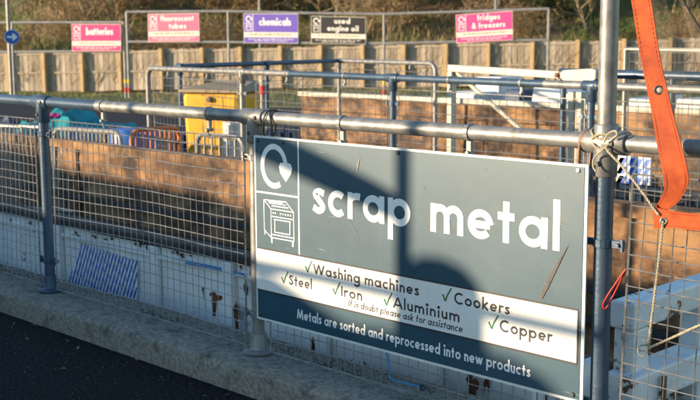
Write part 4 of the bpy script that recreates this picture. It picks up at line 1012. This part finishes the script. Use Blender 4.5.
# ================================================================== STRAP, ROPES, NET ON THE TALL POST
st = empty('webbing_strap', 'orange webbing strap hanging beside the tall post and folding over the rail', 'strap')
def strap_mesh(edgeL, edgeR, name, Ys, parent, nsub=6):
    L = cr([at_y(x, y, Yk) for (x, y), Yk in zip(edgeL, Ys)], nsub); Rr = cr([at_y(x, y, Yk) for (x, y), Yk in zip(edgeR, Ys)], nsub)
    mb = MB(); n = len(L); th = .004
    nrm = []
    for i in range(n):
        t = (L[min(i + 1, n - 1)] - L[max(i - 1, 0)]).normalized(); w_ = (Rr[i] - L[i]).normalized(); q = w_.cross(t).normalized()
        if q.dot(C0 - L[i]) < 0: q = -q
        nrm.append(q)
    m_ = 4
    for s in (0, 1):
        for i in range(n):
            for k in range(m_ + 1): mb.v.append(tuple(L[i].lerp(Rr[i], k / m_) - nrm[i] * th * s + nrm[i] * .002 * math.sin(k / m_ * math.pi) * math.sin(i * .5)))
    c2 = m_ + 1; N = n * c2
    for i in range(n - 1):
        for k in range(m_):
            a = i * c2 + k; mb.f.append((a, a + 1, a + c2 + 1, a + c2)); mb.f.append((N + a, N + a + c2, N + a + c2 + 1, N + a + 1))
        a = i * c2; mb.f.append((a, a + c2, N + a + c2, N + a)); a = i * c2 + m_; mb.f.append((a, N + a, N + a + c2, a + c2))
    ob = mb.build(name, 'strap', parent, smooth=True)
    for t in (.12, .88):
        mb = MB(); i = 0
        while i < n - 1:
            for q in range(2):
                f0 = q / 2; p_ = L[i].lerp(L[i + 1], f0).lerp(Rr[i].lerp(Rr[i + 1], f0), t); p2 = L[i].lerp(L[i + 1], f0 + .32).lerp(Rr[i].lerp(Rr[i + 1], f0 + .32), t)
                mb.tube([p_ + nrm[i] * .0003, p2 + nrm[i] * .0003], .0010, 4)
            i += 1
        tag(mb.build('stitching', 'stitch', ob), kind='stuff')
    return ob
LE = [(623, -45), (631, 0), (640, 55), (651, 110), (656, 140), (662, 170), (664, 188), (658, 203), (652, 212)]
RE = [(643, -45), (651, 0), (659.5, 55), (672, 110), (680, 140), (687, 168), (688, 184), (679, 201), (662, 214)]
strap_mesh(LE, RE, 'hanging_length', [-.05, -.06, -.075, -.09, -.105, -.11, -.095, -.07, -.062], st)
strap_mesh([(653, 207), (672, 211), (700, 214), (740, 216), (800, 219)], [(654, 229), (672, 228), (700, 231), (740, 234), (800, 238)], 'horizontal_length', [-.078, -.08, -.075, -.07, -.07], st)
def eyelet(px, py, Y, r_, mt, parent):
    c_ = at_y(px, py, Y); d_ = (C0 - c_).normalized(); mb = MB()
    ref = d_.cross(V((0, 0, 1))).normalized(); u2 = ref.cross(d_)
    mb.tube([c_ + (ref * math.cos(a) + u2 * math.sin(a)) * r_ + d_ * .003 for a in [2 * math.pi * k / 16 for k in range(17)]], .0035, 6); e = mb.build('eyelet', mt, parent, smooth=True)
    mb = MB(); mb.lathe([(r_ * .85, .001), (r_ * .8, .0025), (r_ * .3, .004)], c_, 14, d_); mb.build('rivet_face', 'cream_paint' if mt == 'iron' else 'black_tie', e); return e
eyelet(658.5, 90, -.087, .0115, 'iron', st); eyelet(663.5, 221, -.084, .009, 'galv', st)

def strands(mb, pts, r_, n):
    P = cr(pts, n); Q = [P[0]]
    for p in P[1:]:      # resample so that the lay of the rope shows
        L = (p - Q[-1]).length; m_ = max(1, int(L / .004)); q0_ = Q[-1]
        for i in range(1, m_ + 1): Q.append(q0_.lerp(p, i / m_))
    d = 0; off = [[], [], []]
    for i, p in enumerate(Q):
        t = (Q[min(i + 1, len(Q) - 1)] - Q[max(i - 1, 0)]).normalized(); u = t.cross(V((.3, .9, .2))).normalized(); v = t.cross(u)
        if i: d += (p - Q[i - 1]).length
        for k in range(3): a = d / (r_ * 8) * 6.283 + k * 2.094; off[k].append(p + (u * math.cos(a) + v * math.sin(a)) * r_ * .52)
    for o_ in off: mb.tube(o_, r_ * .56, 5)
def rope(name, label, pts, r_, mt, cat='rope', n=6, group=None):
    mb = MB()
    if mt in ('rope', 'blue_rope'): strands(mb, pts, r_, n)
    else: mb.tube(cr(pts, n), r_, 7)
    return tag(mb.build(name, mt, smooth=True), label, cat, group)
# knot wrapped round the tall post at the rail
kp = V((X3, 0, RZ + .0)); wr = []
for k in range(44):
    a = k * .45; rr = .0455 + .003 * math.sin(k * 1.7); wr.append(kp + V((rr * math.cos(a), rr * math.sin(a), .012 + .026 * math.sin(k * .27) + .008 * math.sin(k * 1.1))))
wr += [at_y(606, 148, -.06), at_y(622, 166, -.075), at_y(640, 189, -.085), at_y(654, 209, -.085), at_y(659, 215, -.088)]
rp = rope('rope', 'pale rope knotted round the tall post and running down to the strap', wr, .0042, 'rope', n=3)
mb = MB(); mb.tube(cr([at_y(607, 146, -.055), at_y(600, 152, -.062), at_y(594, 158, -.06), at_y(593, 166, -.066), at_y(596, 172, -.068)], 5), .003, 6); mb.build('loose_end', 'rope', rp)
mb = MB(); mb.tube(cr([at_y(612, 139, -.055), at_y(617, 135, -.06), at_y(615, 131, -.055), at_y(608, 134, -.06), at_y(604, 142, -.062)], 5), .004, 6); mb.build('knot', 'rope', rp)
rope('rope', 'pale cord hanging from the strap eyelet down to a wire hook on the mesh', [at_y(663, 221, -.09), at_y(660, 250, -.07), at_y(654, 300, -.045), at_y(648, 346, -.022), at_y(646, 349, -.016)], .0042, 'rope')
rope('rope', 'pale cord running right from the wire hook across the mesh', [at_y(646, 349, -.022), at_y(660, 343, -.02), at_y(680, 334, -.02), at_y(700, 325, -.02), at_y(760, 300, -.02)], .0042, 'rope')
rope('wire_hook', 'bent silver wire hook on the mesh where two cords meet', [at_y(644, 340, -.022), at_y(648, 349, -.026), at_y(643, 356, -.024), at_y(638, 352, -.024), at_y(640, 346, -.022), at_y(647, 345, -.028)], .0024, 'galv_wire', cat='hook')
rope('plastic_tie', 'bright red plastic tie looped on the mesh beside the tall post', [at_y(626, 269, -.028), at_y(618, 280, -.034), at_y(606, 298, -.036), at_y(603, 306, -.03), at_y(606, 308, -.022), at_y(613, 296, -.012), at_y(620, 282, -.018), at_y(626, 270, -.026)], .0032, 'red_tie', cat='tie')
rope('blue_cord', 'blue cord tied to the mesh foot below the big sign', [at_y(386, 350, -.012), at_y(389, 366, -.016), at_y(391, 379, -.016), at_y(402, 382, -.02), at_y(417, 386, -.02), at_y(423, 388, -.016)], .0035, 'blue_rope', cat='cord')
mb = MB(); c = at_y(423, 387, -.02); mb.tube(cr([c + V((-.012, 0, .004)), c + V((0, -.012, .012)), c + V((.012, 0, 0)), c + V((0, -.01, -.012)), c + V((-.012, 0, .006)), c + V((.03, -.01, .004)), c + V((.05, -.012, -.012))], 4), .004, 6); tag(mb.build('cable_tie', 'black_tie'), 'black cable tie on the mesh at the end of the blue cord', 'tie')
# debris net right of the strap
mb = MB(); NX, NZ = 22, 30
top = [at_y(648, -60, -.03), at_y(640, -60, -.03)]
for j in range(NZ + 1):
    t = j / NZ; yy = -60 + 265 * t
    xl = 632 + t * 38; xr = 640 + (yy + 60) * .62 + 6
    xr = min(xr, 860)
    for i in range(NX + 1):
        s = i / NX; mb.v.append(tuple(at_y(xl + (xr - xl) * s, yy + 6 * math.sin(s * 6 + t * 3) * t, .04 + .012 * math.sin(s * 11 + t * 5))))
for j in range(NZ):
    for i in range(NX): a = j * (NX + 1) + i; mb.f.append((a, a + 1, a + NX + 2, a + NX + 1))
nt_ = tag(mb.build('debris_net', 'net', smooth=True), 'thin dark see-through net hanging behind the orange strap', 'net')
mb = MB(); mb.tube([V(mb_v) for mb_v in [nt_.data.vertices[j * (NX + 1) + NX].co for j in range(NZ + 1)]], .003, 5); mb.build('edge_cord', 'black_tie', nt_)

# ================================================================== DEBRIS ON THE KERB
rd_ = random.Random(12)
def grit(name, label, n, fx, smin, smax, mt):
    mb = MB()
    for _ in range(n):
        c_ = fx(); s = rd_.uniform(smin, smax); vs = []
        for dx_, dy_, dz_ in ((1, 0, 0), (-1, 0, 0), (0, 1, 0), (0, -1, 0), (0, 0, .7), (0, 0, -.4)): vs.append(c_ + V((dx_, dy_, dz_)) * s * rd_.uniform(.6, 1.2))
        mb.add(vs, [(0, 2, 4), (2, 1, 4), (1, 3, 4), (3, 0, 4), (2, 0, 5), (1, 2, 5), (3, 1, 5), (0, 3, 5)])
    return tag(mb.build(name, mt), label, 'gravel', kind='stuff')
grit('grit', 'grit and small stones on the kerb below the sign', 900, lambda: V((rd_.uniform(-2.6, 2.4), max(-.17, -abs(rd_.gauss(0, .06)) + .03), .121)), .0015, .0055, 'pebble')
grit('road_grit', 'tiny pale stones scattered on the dark road', 1500, lambda: V((rd_.uniform(-2.6, 1.2), rd_.uniform(-1.5, -.27), .002)), .0008, .0032, 'pebble')
mb = MB()
for _ in range(55):
    p = V((rd_.uniform(-2.6, 1.4), rd_.choice([rd_.uniform(-.36, -.22), rd_.uniform(-.9, -.22), rd_.uniform(-.18, .05)]), 0)); p.z = .126 if p.y > -.2 else .006
    if -.215 < p.y < -.17: continue
    a = rd_.uniform(0, 6.28); s_ = rd_.uniform(.008, .02); d_ = V((math.cos(a), math.sin(a), rd_.uniform(-.1, .35))); e_ = V((-math.sin(a), math.cos(a), rd_.uniform(-.2, .3)))
    mb.add([p - d_ * s_, p - e_ * s_ * .45 + V((0, 0, .004)), p + d_ * s_ + V((0, 0, .004)), p + e_ * s_ * .45], [(0, 1, 2), (0, 2, 3)])
tag(mb.build('fallen_leaves', 'dead_leaf'), 'small dry leaves lying along the kerb and gutter', 'leaves', kind='stuff')
mb = MB()
for _ in range(1500):
    x = rd_.uniform(-3, 2.4); 
    if math.sin(x * 5) + math.sin(x * 2.3 + 1) < -.2 and rd_.random() < .85: continue
    p = V((x, .06 + abs(rd_.gauss(0, .06)), .12)); a = rd_.uniform(0, 6.28); h_ = rd_.uniform(.003, .014); d_ = V((math.cos(a), math.sin(a), 0)) * .004
    mb.add([p - d_, p + d_, p + V((rd_.gauss(0, .01), rd_.gauss(0, .01), h_))], [(0, 1, 2)])
tag(mb.build('moss', 'moss'), 'low dark moss along the foot of the mesh', 'moss', kind='stuff')

# ================================================================== ACROSS THE ROAD, BEHIND THE CAMERA
TE = math.tan(SUN_EL)
def caster(X, Z, Y): s = (SY - Y) / -SUN_H.y; s = (SY - Y) / abs(SUN_H.y); return V((X + SUN_H.x * s, Y, Z + TE * s))
YO = -3.62
op = empty('guard_railing', 'steel guard railing on the opposite side of the road, behind the viewer', 'railing', 'guard railings')
ro = caster(0, .552, YO).z
mb = MB(); mb.tube([(-14, YO, ro), (1.5, YO, ro)], .0285, 12); mb.build('top_rail', 'galv', op, smooth=True)
pt_ = caster(.945, 1, YO).x
for k, x in enumerate([pt_ - 1.9 * i for i in range(-1, 6)]):
    post(op, (x, YO), .002, 3.0 if k == 1 else ro, r=.036 if k == 1 else .029)
so_ = empty('webbing_strap', 'unseen orange strap added across the road to cast a diagonal shadow', 'strap', 'straps')
pa = caster(-.35, 1.215, YO - .04); pb = caster(.36, 1.035, YO - .04); pc = caster(.75, .935, YO - .04); pd_ = caster(.95, .88, YO - .04)  # added strap, placed so its shadow crosses the sign as a diagonal band
mb = MB(); cl = cr([pa, pb, pc, pd_], 6); n = len(cl)
for o_ in (0, .004):
    for i, p in enumerate(cl): wv = .085 - .03 * i / n; mb.v += [(p.x, p.y + o_, p.z - wv), (p.x, p.y + o_, p.z + wv)]
for i in range(n - 1): mb.f.append((2*i, 2*i+2, 2*i+3, 2*i+1)); q = 2 * n; mb.f.append((q+2*i, q+2*i+1, q+2*i+3, q+2*i+2))
mb.build('webbing', 'strap', so_)
mb = MB(); mb.tube([pa, pa + V((-.6, 0, .25))], .012, 6); mb.build('rope_end', 'rope', so_)
mb = MB(); mb.tube([pa + V((-.6, 0, .25)), V((pa.x - .6, pa.y, 0))], .03, 8); mb.build('anchor_post', 'galv', so_)
YW2 = -4.9
wp = [(-16, 1.35), (-10.4, 1.02), (-9.2, .84), (-8.6, .74), (-6.3, .72), (-5.6, .62), (-4.6, .60), (-3, .58), (-.3, .57), (-.25, .44), (.1, .53), (.18, .52), (.5, .42), (.62, .38), (1.2, .42), (1.5, .40), (1.62, .30)]  # added unseen wall; its top is shaped to the wanted shade line
top_ = [caster(x, z, YW2) for x, z in wp]
poly = [(p.x, p.z) for p in top_] + [(top_[-1].x, 0), (top_[0].x, 0)]
mb = MB(); mb.prism(poly, lambda x, z, d: V((x, YW2 + d, z)), -.2, 0); tag(mb.build('shade_wall', 'bay_concrete', fix=True), 'stepped concrete wall added across the road, out of view, to shade the sign', 'wall')
lb = empty('shade_bin', 'domed green bin added across the road, out of view, to shade the sign', 'bin')
c = caster(1.14, .725, -4.3); h_ = c.z  # added unseen bin, sized for the rounded shadow on the sign
mb = MB(); mb.lathe([(.30, 0), (.30, .05), (.27, .06), (.25, .9), (.19, 1.02), (.185, h_ - .16), (.16, h_ - .07), (.10, h_ - .02), (.02, h_)], (c.x, c.y, .001), 24); mb.build('body', 'bin_green', lb, smooth=True)
mb = MB(); mb.box((c.x - .11, c.y + .18, h_ - .34), (c.x + .11, c.y + .20, h_ - .24)); mb.build('slot', 'black_tie', lb)
